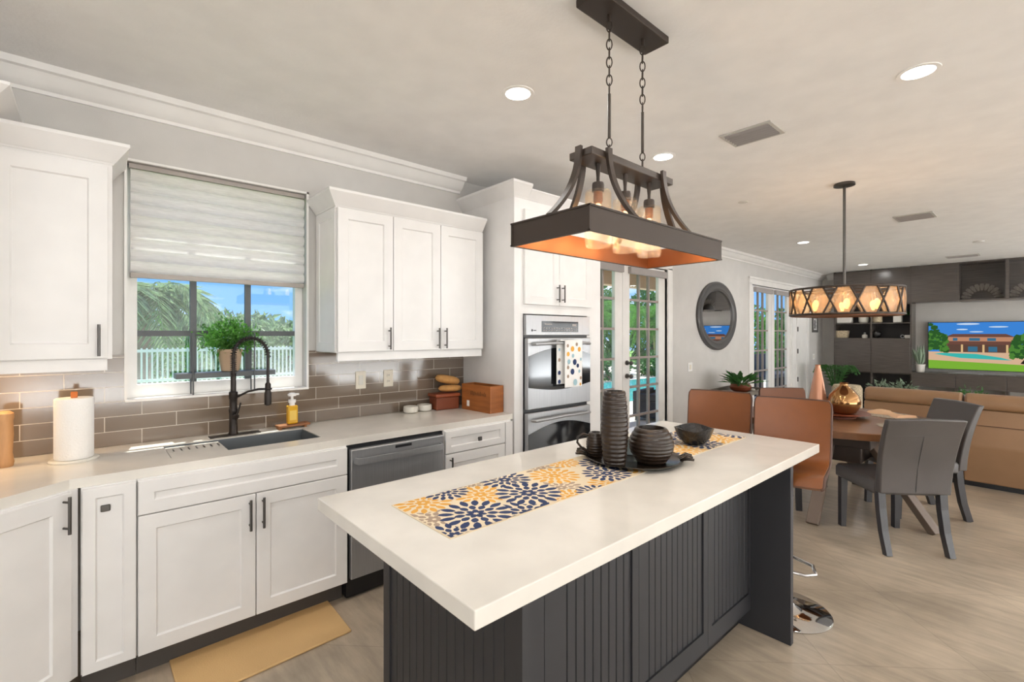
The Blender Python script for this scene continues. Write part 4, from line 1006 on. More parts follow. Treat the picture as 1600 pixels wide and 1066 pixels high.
o = MB().lathe([(0.06, 0), (0.09, 0.012), (0.122, 0.07), (0.126, 0.11), (0.11, 0.165), (0.07, 0.215), (0.036, 0.245), (0.03, 0.262), (0.036, 0.275), (0.028, 0.275), (0.001, 0.24)], n=36).build('round_vase', M['mercury'], smooth=50)
o.location = (5.03, 1.20, TT2+0.034); tag(o, 'fat round shiny amber glass vase on the dining table', 'vase')
for i, (a, lab, nlab) in enumerate(((252, 'woven round placemat in front of the near grey chair', None), (325, 'woven round placemat before the right-hand grey chair', 'folded peach napkin on the placemat before the right-hand grey chair'), (55, 'woven round placemat before the tan dining chair', 'folded peach napkin before the tan dining chair at the back'), (150, 'woven round placemat at the left side of the dining table', 'folded peach napkin at the left side of the dining table'))):
    a_ = math.radians(a); px, py = TC[0]+0.53*math.cos(a_), TC[1]+0.53*math.sin(a_)
    p = MB().lathe([(0.001, 0), (0.185, 0), (0.19, 0.003), (0.185, 0.005), (0.001, 0.005)], n=36).build('placemat', M['placemat']); p.location = (px, py, TT2+0.0005)
    tag(p, lab, 'placemat', 'woven placemats on the dining table')
    if nlab:
        mb = MB(); rings = []
        for i_ in range(11):
            t = i_/10*2-1; w_ = 0.06+0.05*abs(t)**1.5-(0.02 if abs(t) < 0.25 else 0); h_ = 0.03+0.012*math.sin(3*t)
            rings.append([(t*0.15, -w_, 0), (t*0.15, -w_*0.8, h_*0.7), (t*0.15, 0, h_), (t*0.15, w_*0.8, h_*0.6), (t*0.15, w_, 0)])
        q = mb.loft(rings).build('napkin', M['napkin'], smooth=50); q.location = (px, py, TT2+0.006); q.rotation_euler = (0, 0, a_+PI/2); tag(q, nlab, 'napkin', 'peach napkins on the placemats')

# ================================================================== chairs
def grey_chair(lab):
    t = thing('dining_chair', lab, 'chair', (0, 0, 0), 0, 'grey leather dining chairs')
    mb = MB(); w_ = 0.225
    mb.loft([[(-w_, -0.21, z), (w_, -0.21, z), (w_*1.02, 0.26, z), (-w_*1.02, 0.26, z)] for z in (0.385, 0.46)]+[[(-w_+0.012, -0.2, 0.482), (w_-0.012, -0.2, 0.482), (w_-0.008, 0.245, 0.487), (-w_+0.008, 0.245, 0.487)]])
    mb.build('seat', M['grey'], t, smooth=35, bevel=0.012)
    mb = MB(); rings = []
    for i in range(11):
        s = i/10; z = 0.41+0.525*s; y = -0.235-0.02*s-0.10*s*s; th_ = 0.06-0.018*s; ww = w_+0.018*s
        rings.append([(-ww, y-th_/2, z), (0, y-th_/2-0.012*s, z+0.008*s), (ww, y-th_/2, z), (ww, y+th_/2, z), (0, y+th_/2-0.012*s, z+0.008*s), (-ww, y+th_/2, z)])
    b = mb.loft(rings).build('backrest', M['grey'], t, smooth=50, bevel=0.008)
    mb = MB()
    yb = -0.235-0.02*0.78-0.1*0.6-0.026
    mb.tube([(-w_-0.01, yb+0.004, 0.82), (0, yb-0.006, 0.825), (w_+0.01, yb+0.004, 0.82)], 0.0022, 5)
    mb.tube([(0, -0.269, 0.43), (0, -0.285, 0.6), (0, yb-0.006, 0.825)], 0.002, 5)
    mb.build('seam', M['mirrorframe'], b)
    for s_ in (-1, 1):
        MB().strap([(s_*0.195, 0.225, 0.0), (s_*0.195, 0.22, 0.2), (s_*0.195, 0.215, 0.386)], [0.036, 0.042, 0.048], (1, 0, 0), 0.045).build('leg', M['greyleg'], t)
        MB().strap([(s_*0.197, -0.295, 0.0), (s_*0.197, -0.25, 0.15), (s_*0.197, -0.225, 0.3), (s_*0.197, -0.215, 0.41)], [0.036, 0.042, 0.046, 0.048], (1, 0, 0), 0.045).build('leg', M['greyleg'], t)
    return t
g0 = grey_chair('grey leather dining chair nearest the camera, its back turned to it')
g0.location = (4.385, 0.77, 0); g0.rotation_euler = (0, 0, math.radians(-47))
dup(g0, (5.215, 0.765, 0), math.radians(40.5), 'grey leather dining chair at the right of the table, in front of the sofa')
dup(g0, (4.585, 1.69, 0), math.radians(-152.7), 'grey leather dining chair at the left of the table, mostly hidden behind the stools')

def shell(prof, w0, w1, th, bow):
    """curved leather shell: prof = [(y, z)] from seat front to back top; returns (shell mesh builder, edge builder)"""
    mb = MB(); ed = MB(); N = len(prof); cols = 9; top = []; bot = []; lpts, rpts = [], []
    for i, (y, z) in enumerate(prof):
        t = i/(N-1); w = (w0+(w1-w0)*t)*(0.95 if i in (0, N-1) else 0.985 if i in (1, N-2) else 1); a = Vector((prof[min(i+1, N-1)][0]-prof[max(i-1, 0)][0], prof[min(i+1, N-1)][1]-prof[max(i-1, 0)][1])).normalized()
        nv = Vector((0, -a.y, a.x)); nv = -nv if False else nv   # towards the sitter
        rt, rb = [], []
        for k in range(cols):
            u = k/(cols-1)*2-1; lift = bow*(u*u)*(0.3+t)
            p = Vector((u*w, y, z))+Vector((0, a.y, -a.x))*(-0)+Vector((0, max(0, t-0.3)*lift, 0))+Vector((0, 0, lift*(1-t)*0.5))
            rt.append(p); rb.append(p+Vector((0, a.y, -a.x))*th*(1 if True else 1))
        top.append(rt); bot.append(rb)
    T = [[mb.v(p) for p in r] for r in top]; B_ = [[mb.v(p) for p in r] for r in bot]
    for i in range(N-1):
        for k in range(cols-1):
            mb.f((T[i][k], T[i][k+1], T[i+1][k+1], T[i+1][k])); mb.f((B_[i][k+1], B_[i][k], B_[i+1][k], B_[i+1][k+1]))
        mb.f((T[i][0], T[i+1][0], B_[i+1][0], B_[i][0])); mb.f((T[i+1][-1], T[i][-1], B_[i][-1], B_[i+1][-1]))
    for k in range(cols-1):
        mb.f((T[0][k+1], T[0][k], B_[0][k], B_[0][k+1])); mb.f((T[-1][k], T[-1][k+1], B_[-1][k+1], B_[-1][k]))
    path = [r[0] for r in top]+top[-1][1:-1]+[r[-1] for r in top[::-1]]
    pb = [r[0] for r in bot]+bot[-1][1:-1]+[r[-1] for r in bot[::-1]]
    ed.tube([(a+b)/2 for a, b in zip(path, pb)], th*0.32, 6)
    return mb, ed
def bez(ctrl, n):
    """Catmull-Rom through ctrl"""
    out_ = []; c_ = [ctrl[0]]+ctrl+[ctrl[-1]]
    for i in range(1, len(c_)-2):
        for k in range(n):
            t = k/n; p0, p1, p2, p3 = c_[i-1], c_[i], c_[i+1], c_[i+2]
            out_.append(tuple(0.5*((2*p1[j])+(-p0[j]+p2[j])*t+(2*p0[j]-5*p1[j]+4*p2[j]-p3[j])*t*t+(-p0[j]+3*p1[j]-3*p2[j]+p3[j])*t**3) for j in (0, 1)))
    out_.append(ctrl[-1]); return out_
def bar_stool(lab):
    t = thing('bar_stool', lab, 'bar stool', (0, 0, 0), 0, 'tan leather bar stools at the island')
    prof = bez([(0.225, 0.735), (0.19, 0.765), (0.05, 0.758), (-0.10, 0.755), (-0.185, 0.785), (-0.222, 0.86), (-0.25, 1.0), (-0.275, 1.115)], 5)
    mb, ed = shell(prof, 0.185, 0.19, 0.032, 0.03)
    s = mb.build('seat_shell', M['tan'], t, smooth=50); ed.build('piping', M['piping'], s, smooth=60)
    box('seat_bracket', M['greyleg'], -0.09, 0.09, -0.09, 0.09, 0.70, 0.73, t)
    MB().lathe([(0.213, 0), (0.216, 0.006), (0.207, 0.012), (0.10, 0.024), (0.045, 0.04), (0.03, 0.06), (0.001, 0.06)], n=48).build('base', M['chrome'], t, smooth=40)
    MB().tube([(0, 0, 0.05), (0, 0, 0.42)], 0.022, 16).tube([(0, 0, 0.42), (0, 0, 0.70)], 0.015, 14).build('gas_lift', M['chrome'], t, smooth=40)
    pts = [(-0.025, 0, 0.3), (-0.13, 0.06, 0.3), (-0.15, 0.16, 0.3), (-0.11, 0.2, 0.3), (0.11, 0.2, 0.3), (0.15, 0.16, 0.3), (0.13, 0.06, 0.3), (0.025, 0, 0.3)]
    MB().tube(pts, 0.009, 8).build('footrest', M['chrome'], t, smooth=50)
    return t
b0 = bar_stool('tan leather bar stool at the island end nearest the camera')
b0.location = (2.832, 0.942, 0); b0.rotation_euler = (0, 0, math.radians(101))
dup(b0, (2.87, 1.385, 0), math.radians(101), 'tan leather bar stool at the far corner of the island, left of the nearer one')
# tan dining chair at the back
t = thing('dining_chair', 'tan leather dining chair on the far side of the table, by the tall vase', 'chair', (5.40, 1.72, 0), math.radians(135))
prof = bez([(0.25, 0.43), (0.2, 0.465), (0.05, 0.46), (-0.12, 0.462), (-0.2, 0.5), (-0.235, 0.6), (-0.265, 0.76), (-0.3, 0.91)], 5)
mb, ed = shell(prof, 0.22, 0.235, 0.03, 0.035)
s = mb.build('seat_shell', M['tan'], t, smooth=50); ed.build('piping', M['piping'], s, smooth=60)
for sx in (-1, 1):
    for sy in (-1, 1): MB().tube([(sx*0.17, sy*0.16, 0.44), (sx*0.2, sy*0.2, 0.0)], [0.02, 0.013], 8).build('leg', M['greyleg'], t)

# ================================================================== sofa
so = thing('leather_sofa', 'long tan leather sofa seen from behind, facing the dark wall unit', 'sofa', (0, 0, 0))
for (a, b) in ((0.555, 1.36), (-0.62, 0.545)):
    mb = MB()
    mb.loft([[(6.5+0.0, a, 0.05), (7.5, a, 0.05), (7.5, b, 0.05), (6.5, b, 0.05)], [(6.47, a, 0.40), (7.5, a, 0.40), (7.5, b, 0.40), (6.47, b, 0.40)], [(6.47, a, 0.42), (6.8, a, 0.42), (6.8, b, 0.42), (6.47, b, 0.42)], [(6.5, a, 0.76), (6.78, a, 0.76), (6.78, b, 0.76), (6.5, b, 0.76)]])
    mod = mb.build('back_frame', M['sofa'], so, bevel=0.02)
    mb = MB(); pr = [(6.49, 0.762), (6.47, 0.80), (6.475, 0.86), (6.52, 0.905), (6.62, 0.91), (6.72, 0.88), (6.78, 0.82), (6.77, 0.762)]
    mb.prism(pr, 'y', a+0.004, b-0.004); mb.build('headrest', M['sofa'], so, smooth=60, bevel=0.02)
    mb = MB(); ym = (a+b)/2
    mb.tube([(6.466, a+0.03, 0.60), (6.484, ym, 0.60), (6.466, b-0.03, 0.60)], 0.003, 5) if False else None
    mb.tube([(6.4815, a+0.02, 0.61), (6.4815, b-0.02, 0.61)], 0.003, 5); mb.tube([(6.481, ym-0.1, 0.60), (6.469, ym-0.1, 0.42), (6.49, ym-0.1, 0.15)], 0.003, 5)
    mb.build('seam', M['piping'], mod)
    box('seat_cushion', M['sofa'], 6.79, 7.5, a+0.01, b-0.01, 0.41, 0.50, so, bevel=0.03)
box('plinth', M['black'], 6.53, 7.45, -0.58, 1.32, 0, 0.05, so)

# ================================================================== far wall unit
XU = 11.55
k_ = XU/11.4
def Y(v): return v*k_
def Z(v): return 1.5+(v-1.5)*k_
wu = thing('shelf_tower', 'dark espresso shelf tower with open shelves and cupboards, left of the television', 'shelf unit', (0, 0, 0))
yl, ym, yr = Y(2.895), Y(2.275), Y(1.672)
XB = XF-0.001
def U(name, x0, x1, y0, y1, z0, z1, m='unit', p=None, bevel=0): return box(name, M[m], x0, x1, min(y0, y1), max(y0, y1), z0, z1, p or wu, bevel=bevel)
zs1, zs2, zd, zu = Z(1.725), Z(1.426), Z(0.766), Z(2.085)
U('side_upright', XU, XB, yl, yl-0.03, 0.0, CEIL-0.002); U('side_upright', XU, XB, ym+0.013, ym-0.013, 0.0, CEIL-0.002); U('side_upright', XU, XB, yr+0.013, yr-0.013, 0.0, CEIL-0.002)
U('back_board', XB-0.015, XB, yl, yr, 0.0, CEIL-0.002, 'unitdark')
for z in (zs1, zs2, zu, zd, 0.1): U('shelf', XU+0.01, XB-0.015, yl-0.03, ym+0.013, z-0.022, z); U('shelf', XU+0.01, XB-0.015, ym-0.013, yr+0.013, z-0.022, z)
for (a, b) in ((yl-0.03, ym+0.013), (ym-0.013, yr+0.013)):
    U('cupboard_door', XU-0.02, XU, a, b, zd+0.004, zs2-0.004, bevel=0.002)
for (a, b) in ((yl, ym+0.002), (ym-0.002, yr+0.002)):
    U('upper_door', XU-0.02, XU, a, b, zu+0.004, CEIL-0.012, bevel=0.002)
wu = thing('wall_cupboard', 'dark espresso wall cupboard with open niches, high above the television', 'cupboard', (0, 0, 0))
U('upper_door', XU-0.02, XU, yr-0.002, Y(1.046), zu+0.004, CEIL-0.012, bevel=0.002)
U('upper_box', XU, XB, yr-0.014, Y(1.046), zu, CEIL-0.002)
# open niches right of the upper doors
n0, n1, n2 = Y(1.044), Y(0.43), -0.25
zn = Z(2.105)
U('niche_board', XU-0.02, XB, n0, n0-0.03, zn-0.02, CEIL-0.002); U('niche_board', XU-0.02, XB, n1+0.025, n1-0.02, zn, CEIL-0.025); U('niche_board', XU-0.02, XB, n0-0.03, n2, zn-0.03, zn); U('niche_board', XU-0.02, XB, n0-0.03, n2, CEIL-0.025, CEIL-0.002)
U('niche_back', XB-0.015, XB, n0-0.03, n2, zn, CEIL-0.025, 'unit')
# console
cz1, cz0 = Z(0.802), Z(0.549)
wu = thing('media_console', 'long dark espresso media console below the television', 'media console', (0, 0, 0))
U('console_top', XU-0.05, XB, yr-0.014, n2-0.6, cz1-0.03, cz1)
for (a, b) in ((yr-0.016, Y(1.062)), (Y(1.056), Y(0.44)), (Y(0.434), n2-0.6)): U('console_drawer', XU-0.05, XB, a, b, cz0, cz1-0.032, bevel=0.003)
for y in (Y(1.059), Y(0.437), n2-0.58): U('console_leg', XU-0.03, XB, y+0.02, y-0.02, 0.1, cz0)
U('console_plinth', XU-0.03, XB, yr-0.014, n2-0.6, 0.0, 0.1)
# television with a picture of a house and pool
tv = thing('television', 'wall television showing a photo of a house with a pool', 'television', (0, 0, 0))
ty0, ty1, tzb, tzt = Y(1.455), Y(-0.06), Z(0.872), Z(1.712)
XT = 11.80
box('housing', M['black'], XT, XF-0.001, ty1-0.01, ty0+0.01, tzb-0.01, tzt+0.01, tv)
TVM = [emit('screen_'+n_, c_, 0.85) for n_, c_ in (('sky', '#3f86d8'), ('cloud', '#c9dcf0'), ('tree', '#2f5a2b'), ('wall', '#c08a6c'), ('roof', '#6d4a40'), ('shade', '#5f463c'), ('column', '#dcb884'), ('deck', '#d8b394'), ('water', '#3fb7b0'), ('lawn', '#7cb23a'), ('leaf', '#4f8438'), ('glass', '#3c6f8c'), ('dark', '#2a2420'))]
def tvp(u, v): return (ty0+(ty1-ty0)*u, tzb+(tzt-tzb)*v)
mb = MB(); layer = [0]
def poly(mi, pts):
    layer[0] += 1; mb.mi = mi; x = XT-0.001-layer[0]*0.00004
    mb.f([mb.v((x, *tvp(u, v))) for u, v in pts])
def rect(mi, u0, u1, v0, v1): poly(mi, [(u0, v0), (u1, v0), (u1, v1), (u0, v1)])
rect(0, 0, 1, 0, 1); 
for (u, v, a, b) in ((.35, .965, .10, .02), (.3, .85, .05, .015), (.42, .80, .06, .012), (.6, .9, .08, .015)): poly(1, [(u+a*math.cos(2*PI*k/14), v+b*math.sin(2*PI*k/14)) for k in range(14)])
rect(3, .12, .76, .36, .70); poly(4, [(.15, .69), (.73, .69), (.66, .755), (.22, .755)]); poly(4, [(.10, .53), (.78, .53), (.74, .60), (.15, .60)])
rect(5, .13, .76, .37, .53)
for u in (.15, .29, .47, .66): rect(6, u, u+.018, .37, .53)
for (a, b) in ((.35, .43), (.52, .59)): rect(11, a, b, .385, .49)
for (a, b) in ((.22, .26), (.36, .45), (.51, .58)): rect(11, a, b, .61, .67)
rect(7, 0, 1, .16, .37); poly(8, [(.05, .32), (.12, .345), (.42, .335), (.62, .27), (.71, .215), (.55, .19), (.40, .225), (.3, .24)]); rect(9, 0, 1, 0, .185); poly(7, [(0, .185), (1, .12), (1, .2), (0, .26)])
r = random.Random(4)
for (u0, u1, v0, v1, n_) in ((0, .17, .38, .98, 170), (.70, 1, .28, 1.0, 260)):
    for _ in range(n_):
        u = r.uniform(u0, u1); v = r.uniform(v0, v1); e_ = (u-u0)/(u1-u0); e_ = e_ if u0 == 0 else 1-e_
        if v > v1-(v1-v0)*0.55*e_**1.6: continue
        s_ = r.uniform(.02, .045); a = r.uniform(0, PI)
        us = [(max(0, min(1, u+s_*0.7*math.cos(a+q))), max(0, min(1, v+s_*1.2*math.sin(a+q)))) for q in (0, 1.2, 2.4, 3.6, 4.9)]
        poly(r.choice((2, 2, 10)), us)
poly(12, [(.77, .16), (.86, .13), (.83, .2), (.80, .25)])
mb.build('screen_picture', TVM, tv)
MB().box(11.62, 11.66, Y(0.75)-0.03, Y(0.75)+0.03, cz1, cz1+0.012).build('tv_foot', M['steel'], tv)
for sgn in (-1, 1):
    MB().tube([(11.64, Y(0.75), cz1+0.02), (11.6, Y(0.75)+sgn*0.42, cz1+0.007)], 0.008, 8).build('tv_foot', M['steel'], tv)

# objects on the unit
def on_shelf(o, x, y, z, lab, cat, rz=0): o.location = (x, y, z); o.rotation_euler = (0, 0, rz); tag(o, lab, cat); return o
xs_ = XU+0.14
yc = lambda u: Y(2.896)+(u-103)/(610-103)*(Y(1.674)-Y(2.896))     # along the shelf
lath = lambda nm, pr, m, n=24: MB().lathe(pr, n=n).build(nm, m, smooth=40)
on_shelf(MB().box(-0.08, 0.08, -0.13, 0.13, 0, 0.13).build('storage_box', M['whitepot'], bevel=0.02), xs_, yc(168), zs1, 'cream rounded box on the top shelf of the wall unit, leftmost', 'box')
on_shelf(lath('lidded_jar', [(0.06, 0), (0.085, 0.03), (0.085, 0.12), (0.06, 0.15), (0.001, 0.152)], M['ceramic']), xs_, yc(300), zs1, 'pale ribbed jar on the top shelf beside the cream box', 'jar')
on_shelf(lath('woven_vase', [(0.06, 0), (0.08, 0.02), (0.075, 0.17), (0.06, 0.17), (0.001, 0.15)], M['basket']), xs_, yc(392), zs1, 'tan woven cylinder vase on the top shelf', 'vase')
o = thing('potted_plant', 'green plant in a square white pot on the top shelf of the wall unit', 'potted plant', (xs_, yc(523), zs1))
MB().prism([(-0.065, -0.065), (0.065, -0.065), (0.065, 0.065), (-0.065, 0.065)], 'z', 0, 0.145).build('pot', M['whitepot'], o, bevel=0.01)
mb = MB(); r = random.Random(31)
for k in range(34):
    d = rdir(r); d.z = abs(d.z)*0.8+0.1; d.y -= 0.5; d.normalize(); p = Vector((0, 0, 0.14)); leaf_quad(mb, p+d*0.05, d, Vector((0, 0, 1)), min(r.uniform(0.12, 0.24), 0.12+0.1*abs(d.y)), 0.035)
mb.build('foliage', M['leafdark'], o)
on_shelf(MB().loft([[(-0.07*a, -0.1*a, z), (0.07*a, -0.1*a, z), (0.07*a, 0.1*a, z), (-0.07*a, 0.1*a, z)] for z, a in ((0, 0.9), (0.13, 1.08), (0.15, 1.08))]).build('woven_basket', M['basket'], bevel=0.01), xs_, yc(152), zs2, 'lattice woven basket on the lower open shelf of the wall unit', 'basket')
o = thing('perfume_bottle', 'little white stoppered bottle on the lower shelf beside the basket', 'bottle', (xs_, yc(308), zs2))
lath('flask', [(0.04, 0), (0.05, 0.02), (0.045, 0.06), (0.015, 0.075), (0.001, 0.076)], M['whitepot']).parent = o; MB().ball((0, 0, 0.095), 0.02).build('stopper', M['steel'], o, smooth=60)
on_shelf(lath('dark_orb', [(0.03, 0), (0.07, 0.03), (0.085, 0.085), (0.06, 0.14), (0.02, 0.16), (0.001, 0.16)], M['bowl']), xs_, yc(385), zs2, 'dark speckled round ornament on the lower shelf by the divider', 'ornament')
o = thing('ring_ornament', 'white sculpture with a loop on the lower shelf at its right end', 'ornament', (xs_, yc(570), zs2))
MB().ring((0, 0.045, 0.035), 0.028, 0.007, 'x', 20).build('loop', M['steel'], o, smooth=60); box('block', M['whitepot'], -0.03, 0.03, -0.085, 0.01, 0, 0.06, o, bevel=0.01)
# slanted fan ornaments in the niches
def fan(yc_, zc, R, lab):
    o = thing('fan_ornament', lab, 'ornament', (XU+0.2, yc_, zc))
    mb = MB()
    for k in range(11):
        a = PI*(0.06+0.88*k/10); d = Vector((0, math.cos(a), math.sin(a))); q = Vector((0, -d.z, d.y)); mb.loft([[Vector((x, 0, 0.012))+d*R*t+q*w*sg for sg in (-1, 1)]+[Vector((x+0.008, 0, 0.012))+d*R*t+q*w*sg for sg in (1, -1)] for x, t, w in ((0, 0.55, 0.012), (0, 0.85, 0.03), (0, 1.0, 0.02))])
    mb.build('petals', M['sidetable'], o); box('stand', M['handle'], -0.03, 0.03, -R*0.8, R*0.8, 0, 0.012, o)
fan(Y(0.745), zn, 0.27, 'dark sunburst fan ornament in the open niche above the television')
fan(Y(0.16), zn, 0.27, 'second sunburst fan ornament, in the right-hand niche at the frame edge')
# snake plant on console
o = thing('snake_plant', 'grey-green snake plant in a white pot left of the television', 'potted plant', (XU+0.12, Y(1.555), cz1))
lath('pot', [(0.055, 0), (0.06, 0.005), (0.072, 0.125), (0.078, 0.128), (0.078, 0.145), (0.065, 0.145), (0.06, 0.12), (0.001, 0.12)], M['whitepot']).parent = o
mb = MB(); r = random.Random(17)
for k in range(11):
    a = r.uniform(0, 2*PI); d = Vector((0.12*math.cos(a), 0.3*math.sin(a), 1)); leaf_quad(mb, Vector((0.02*math.cos(a), 0.02*math.sin(a), 0.12)), d, Vector((1, 0.2*r.random(), 0)), r.uniform(0.2, 0.42), 0.06)
mb.build('foliage', M['leafgrey'], o)
# plants and things at floor level in front of the unit
def low_plant(x, y, lab, h, n, m, seed, potm='whitepot', spread=0.22):
    o = thing('floor_plant', lab, 'potted plant', (x, y, 0)); r = random.Random(seed)
    lath('pot', [(0.12, 0), (0.13, 0.01), (0.15, h*0.45), (0.13, h*0.45), (0.001, h*0.42)], M[potm]).parent = o
    mb = MB(); bush_mesh(mb, (0, 0, h*0.75), (spread, spread, h*0.3), n, 0.08, 0.03, r, -0.95)
    mb.build('foliage', M[m], o)
low_plant(10.9, Y(2.06)*0.96, 'leafy plant with pale flowers in front of the wall unit, left one', 0.60, 220, 'leafgrey', 41)
low_plant(10.9, Y(1.76)*0.96, 'leafy plant with pale flowers in front of the wall unit, behind the sofa corner', 0.62, 220, 'leafgrey', 42)
low_plant(10.7, Y(0.85)*0.95, 'low green plant below the console under the television', 0.60, 200, 'leafdark', 43)
o = thing('parlor_palm', 'dark green palm in the corner left of the wall unit, behind the tall vase', 'potted plant', (10.6, 2.66, 0)); r = random.Random(9)
lath('pot', [(0.13, 0), (0.15, 0.3), (0.13, 0.3), (0.001, 0.28)], M['wicker']).parent = o
mb = MB()
for k in range(9): frond(mb, (0, 0, 0.3), k*0.7+0.2, 0.38, 0.75, 0.25, 14, 0.16, 0.03, r)
mb.build('fronds', M['leafdark'], o)
o = thing('round_ottoman', 'cream drum-shaped ottoman behind the round vase, left of the sofa', 'ottoman', (7.6, 1.78, 0))
lath('drum', [(0.15, 0.02), (0.17, 0.05), (0.17, 0.78), (0.15, 0.82), (0.001, 0.83)], M['basket']).parent = o; lath('foot_ring', [(0.17, 0), (0.17, 0.02), (0.001, 0.02)], M['black']).parent = o

# ================================================================== OUTSIDE
struct(box('ground', M['grass'], -14, 40, W+0.17, 42, -0.32, -0.12))
struct(box('patio', M['paving'], 2.6, 22, W+0.172, 14, -0.119, -0.03))
o = box('swimming_pool', M['pool'], 7.6, 16, 6.3, 9.2, -0.05, -0.02); tag(o, 'turquoise pool in the paved patio beyond the left french door', 'pool')
mb = MB(); mb.box(2.2, 13.5, W+0.172, 5.55, 2.78, 2.9); mb.box(2.2, 13.5, 5.35, 5.55, 2.42, 2.78)
struct(mb.build('ceiling_patio', M['stucco']))
o = thing('garden_fence', 'white picket fence in the garden beyond the kitchen window', 'fence', (0, 8.6, -0.12))
mb = MB()
for k in range(170): x = -5+k*0.061; mb.box(x-0.011, x+0.011, -0.011, 0.011, 0.0, 1.42)
mb.build('pickets', M['fence'], o)
mb = MB()
for z in (0.3, 0.95, 1.38): mb.box(-5.1, 5.4, -0.018, 0.018, z-0.02, z+0.02)
mb.build('rail', M['fence'], o)
def shrub(c, rad, n, ln, w, m, seed, lab, nm='garden_shrub', cat='shrub', trunk=True):
    o = thing(nm, lab, cat, (c[0], c[1], -0.12)); r = random.Random(seed); mb = MB()
    bush_mesh(mb, (0, 0, c[2]), rad, n, ln, w, r, -0.98); mb.build('foliage', M[m], o)
    MB().tube([(0, 0, 0), (0.05, 0, c[2]*0.5), (0, 0, c[2])], [0.12, 0.09, 0.05], 8).build('trunk', M['bark'], o)
    return o
shrub((-3.7, 14.5, 1.3), (1.5, 1.0, 1.3), 2600, 0.26, 0.10, 'leafpale', 51, 'pale green hedge tree behind the picket fence, leftmost', 'garden_tree', 'tree')
shrub((0.3, 14.0, 1.1), (1.55, 1.0, 1.15), 2600, 0.26, 0.10, 'leaf', 52, 'rounded green hedge tree behind the picket fence, left of the clay pot', 'garden_tree', 'tree')
shrub((4.3, 14.5, 1.0), (1.6, 1.0, 0.95), 2600, 0.26, 0.10, 'leafpale', 53, 'light green hedge tree behind the fence at the window right side', 'garden_tree', 'tree')
shrub((8.4, 15.0, 1.2), (1.6, 1.0, 1.3), 2400, 0.26, 0.10, 'leaf', 54, 'green hedge tree behind the fence, right of the light green one', 'garden_tree', 'tree')
shrub((-2.0, 19, 2.0), (2.6, 1.6, 2.4), 2600, 0.4, 0.16, 'leafdark', 55, 'dark tree far beyond the garden hedge, behind the palm', 'garden_tree', 'tree')
shrub((3.8, 20, 1.3), (2.6, 1.6, 1.05), 2400, 0.4, 0.16, 'leafpale', 56, 'grey-green tree far beyond the hedge under the blue sky', 'garden_tree', 'tree')
def palm(c, h, nf, reach, rise, drop, seed, lab, m='leafpale', ll=0.55, nl=26, stems=1, nm='palm_tree'):
    o = thing(nm, lab, 'palm', (c[0], c[1], -0.12)); r = random.Random(seed)
    mb = MB(); fm = MB()
    for s_ in range(stems):
        bx, by = (0, 0) if stems == 1 else (r.uniform(-0.5, 0.5), r.uniform(-0.4, 0.4)); hh = h*r.uniform(0.75, 1.1)
        tx_, ty_ = (0, 0) if stems == 1 else (bx*r.uniform(1.4, 2.4), by*r.uniform(1.4, 2.2))
        mb.tube([(bx, by, 0), ((bx+tx_)/2, (by+ty_)/2, hh*0.5), (tx_, ty_, hh)], 0.13 if stems == 1 else 0.035, 8)
        for k in range(nf): frond(fm, (tx_, ty_, hh), 2*PI*k/nf+r.uniform(-0.2, 0.2), reach*r.uniform(0.8, 1.1), rise*r.uniform(0.7, 1.2), drop*r.uniform(0.7, 1.2), nl, ll, 0.055, r)
    mb.build('trunk', M['stem'] if stems > 1 else M['bark'], o); fm.build('fronds', M[m], o)
    return o
palm((0.7, 10.8), 2.2, 20, 1.5, 1.0, 1.6, 61, 'palm with drooping fronds filling the left of the kitchen window', 'leafpale', 0.6, 30)
for i, (x, y, s_, lab) in enumerate(((14.2, 11.2, 71, 'bamboo palm clump across the pool, seen in the left door leaf'), (18.4, 11.2, 72, 'bamboo palm clump across the pool, seen in the right door leaf'), (22.8, 11.2, 74, 'bamboo palm clump across the pool, farthest right'))):
    palm((x, y), 2.1, 7, 1.25, 1.1, 1.6, s_, lab, 'leaf', 0.55, 20, 6, 'bamboo_palm')
for i, (x, y, lab) in enumerate(((12.9, 9.75, 'low dark shrub at the pool edge, left one'), (16.0, 9.75, 'low dark shrub at the pool edge, right one'))):
    shrub((x, y, 0.45), (1.2, 0.4, 0.5), 700, 0.22, 0.09, 'leafdark', 80+i, lab)
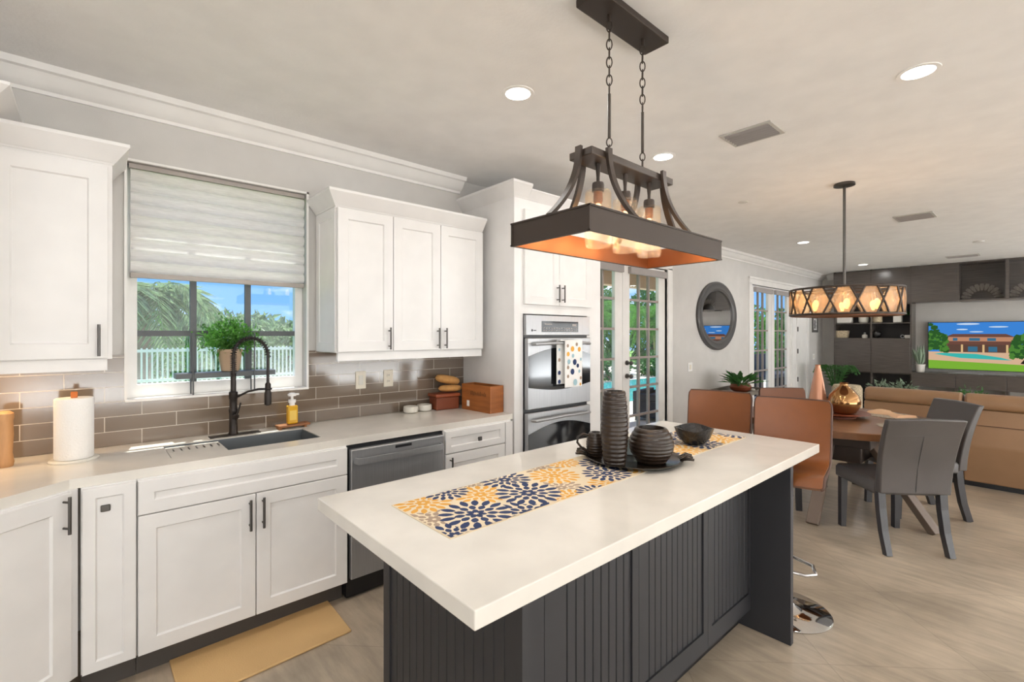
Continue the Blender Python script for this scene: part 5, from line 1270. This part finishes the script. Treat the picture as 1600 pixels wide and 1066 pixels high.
for i, (x, y, h, lab) in enumerate(((21.5, 17, 3.2, 'tall dark tree far behind the pool palms'), (27.3, 17, 3.4, 'dark tree behind the patio, beyond the right french door'), (16.2, 17.5, 3.2, 'dark tree behind the palms, left one'), (34.5, 16, 3.4, 'dark tree at the far end of the patio'))):
    shrub((x, y, h*0.6), (2.3, 1.3, h*0.75), 2400, 0.42, 0.17, 'leafdark', 90+i, lab, 'garden_tree', 'tree')
for i, (x, y, lab) in enumerate(((18.2, 7.2, 'leafy shrub outside the right french door, left one'), (21.2, 7.2, 'leafy shrub outside the right french door, middle one'), (24.2, 7.6, 'leafy shrub outside the right french door, right one'))):
    shrub((x, y, 1.3), (1.1, 0.8, 1.3), 1500, 0.24, 0.10, 'leaf' if i != 1 else 'leafdark', 100+i, lab)
# patio furniture seen through the doors
o = thing('wicker_ottoman', 'low dark wicker seat on the patio outside the left french door', 'patio seat', (7.72, 4.62, -0.03), math.radians(12))
mb = MB(); mb.box(-0.42, 0.42, -0.38, 0.38, 0.06, 0.36); mb.box(-0.42, 0.42, 0.28, 0.38, 0.36, 0.52); mb.box(-0.42, -0.32, -0.38, 0.28, 0.36, 0.48); mb.box(0.32, 0.42, -0.38, 0.28, 0.36, 0.48)
mb.build('wicker_body', M['wicker'], o, bevel=0.02)
for sx in (-0.35, 0.35):
    for sy in (-0.33, 0.33): box('leg', M['black'], sx-0.02, sx+0.02, sy-0.02, sy+0.02, 0, 0.06, o)
box('cushion', mat('patio_cushion', '#3c4048', 0.8), -0.31, 0.31, -0.36, 0.27, 0.36, 0.43, o, bevel=0.02)
o = thing('patio_bench', 'dark patio bench outside the right french door', 'patio bench', (13.4, 4.9, -0.03))
box('bench_seat', M['wicker'], -1.2, 1.2, -0.3, 0.3, 0.4, 0.5, o, bevel=0.02); box('bench_back', M['wicker'], -1.2, 1.2, 0.25, 0.33, 0.5, 1.0, o, bevel=0.02)
for sx in (-1.1, 1.1): box('leg', M['wicker'], sx-0.04, sx+0.04, -0.28, 0.28, 0, 0.4, o)
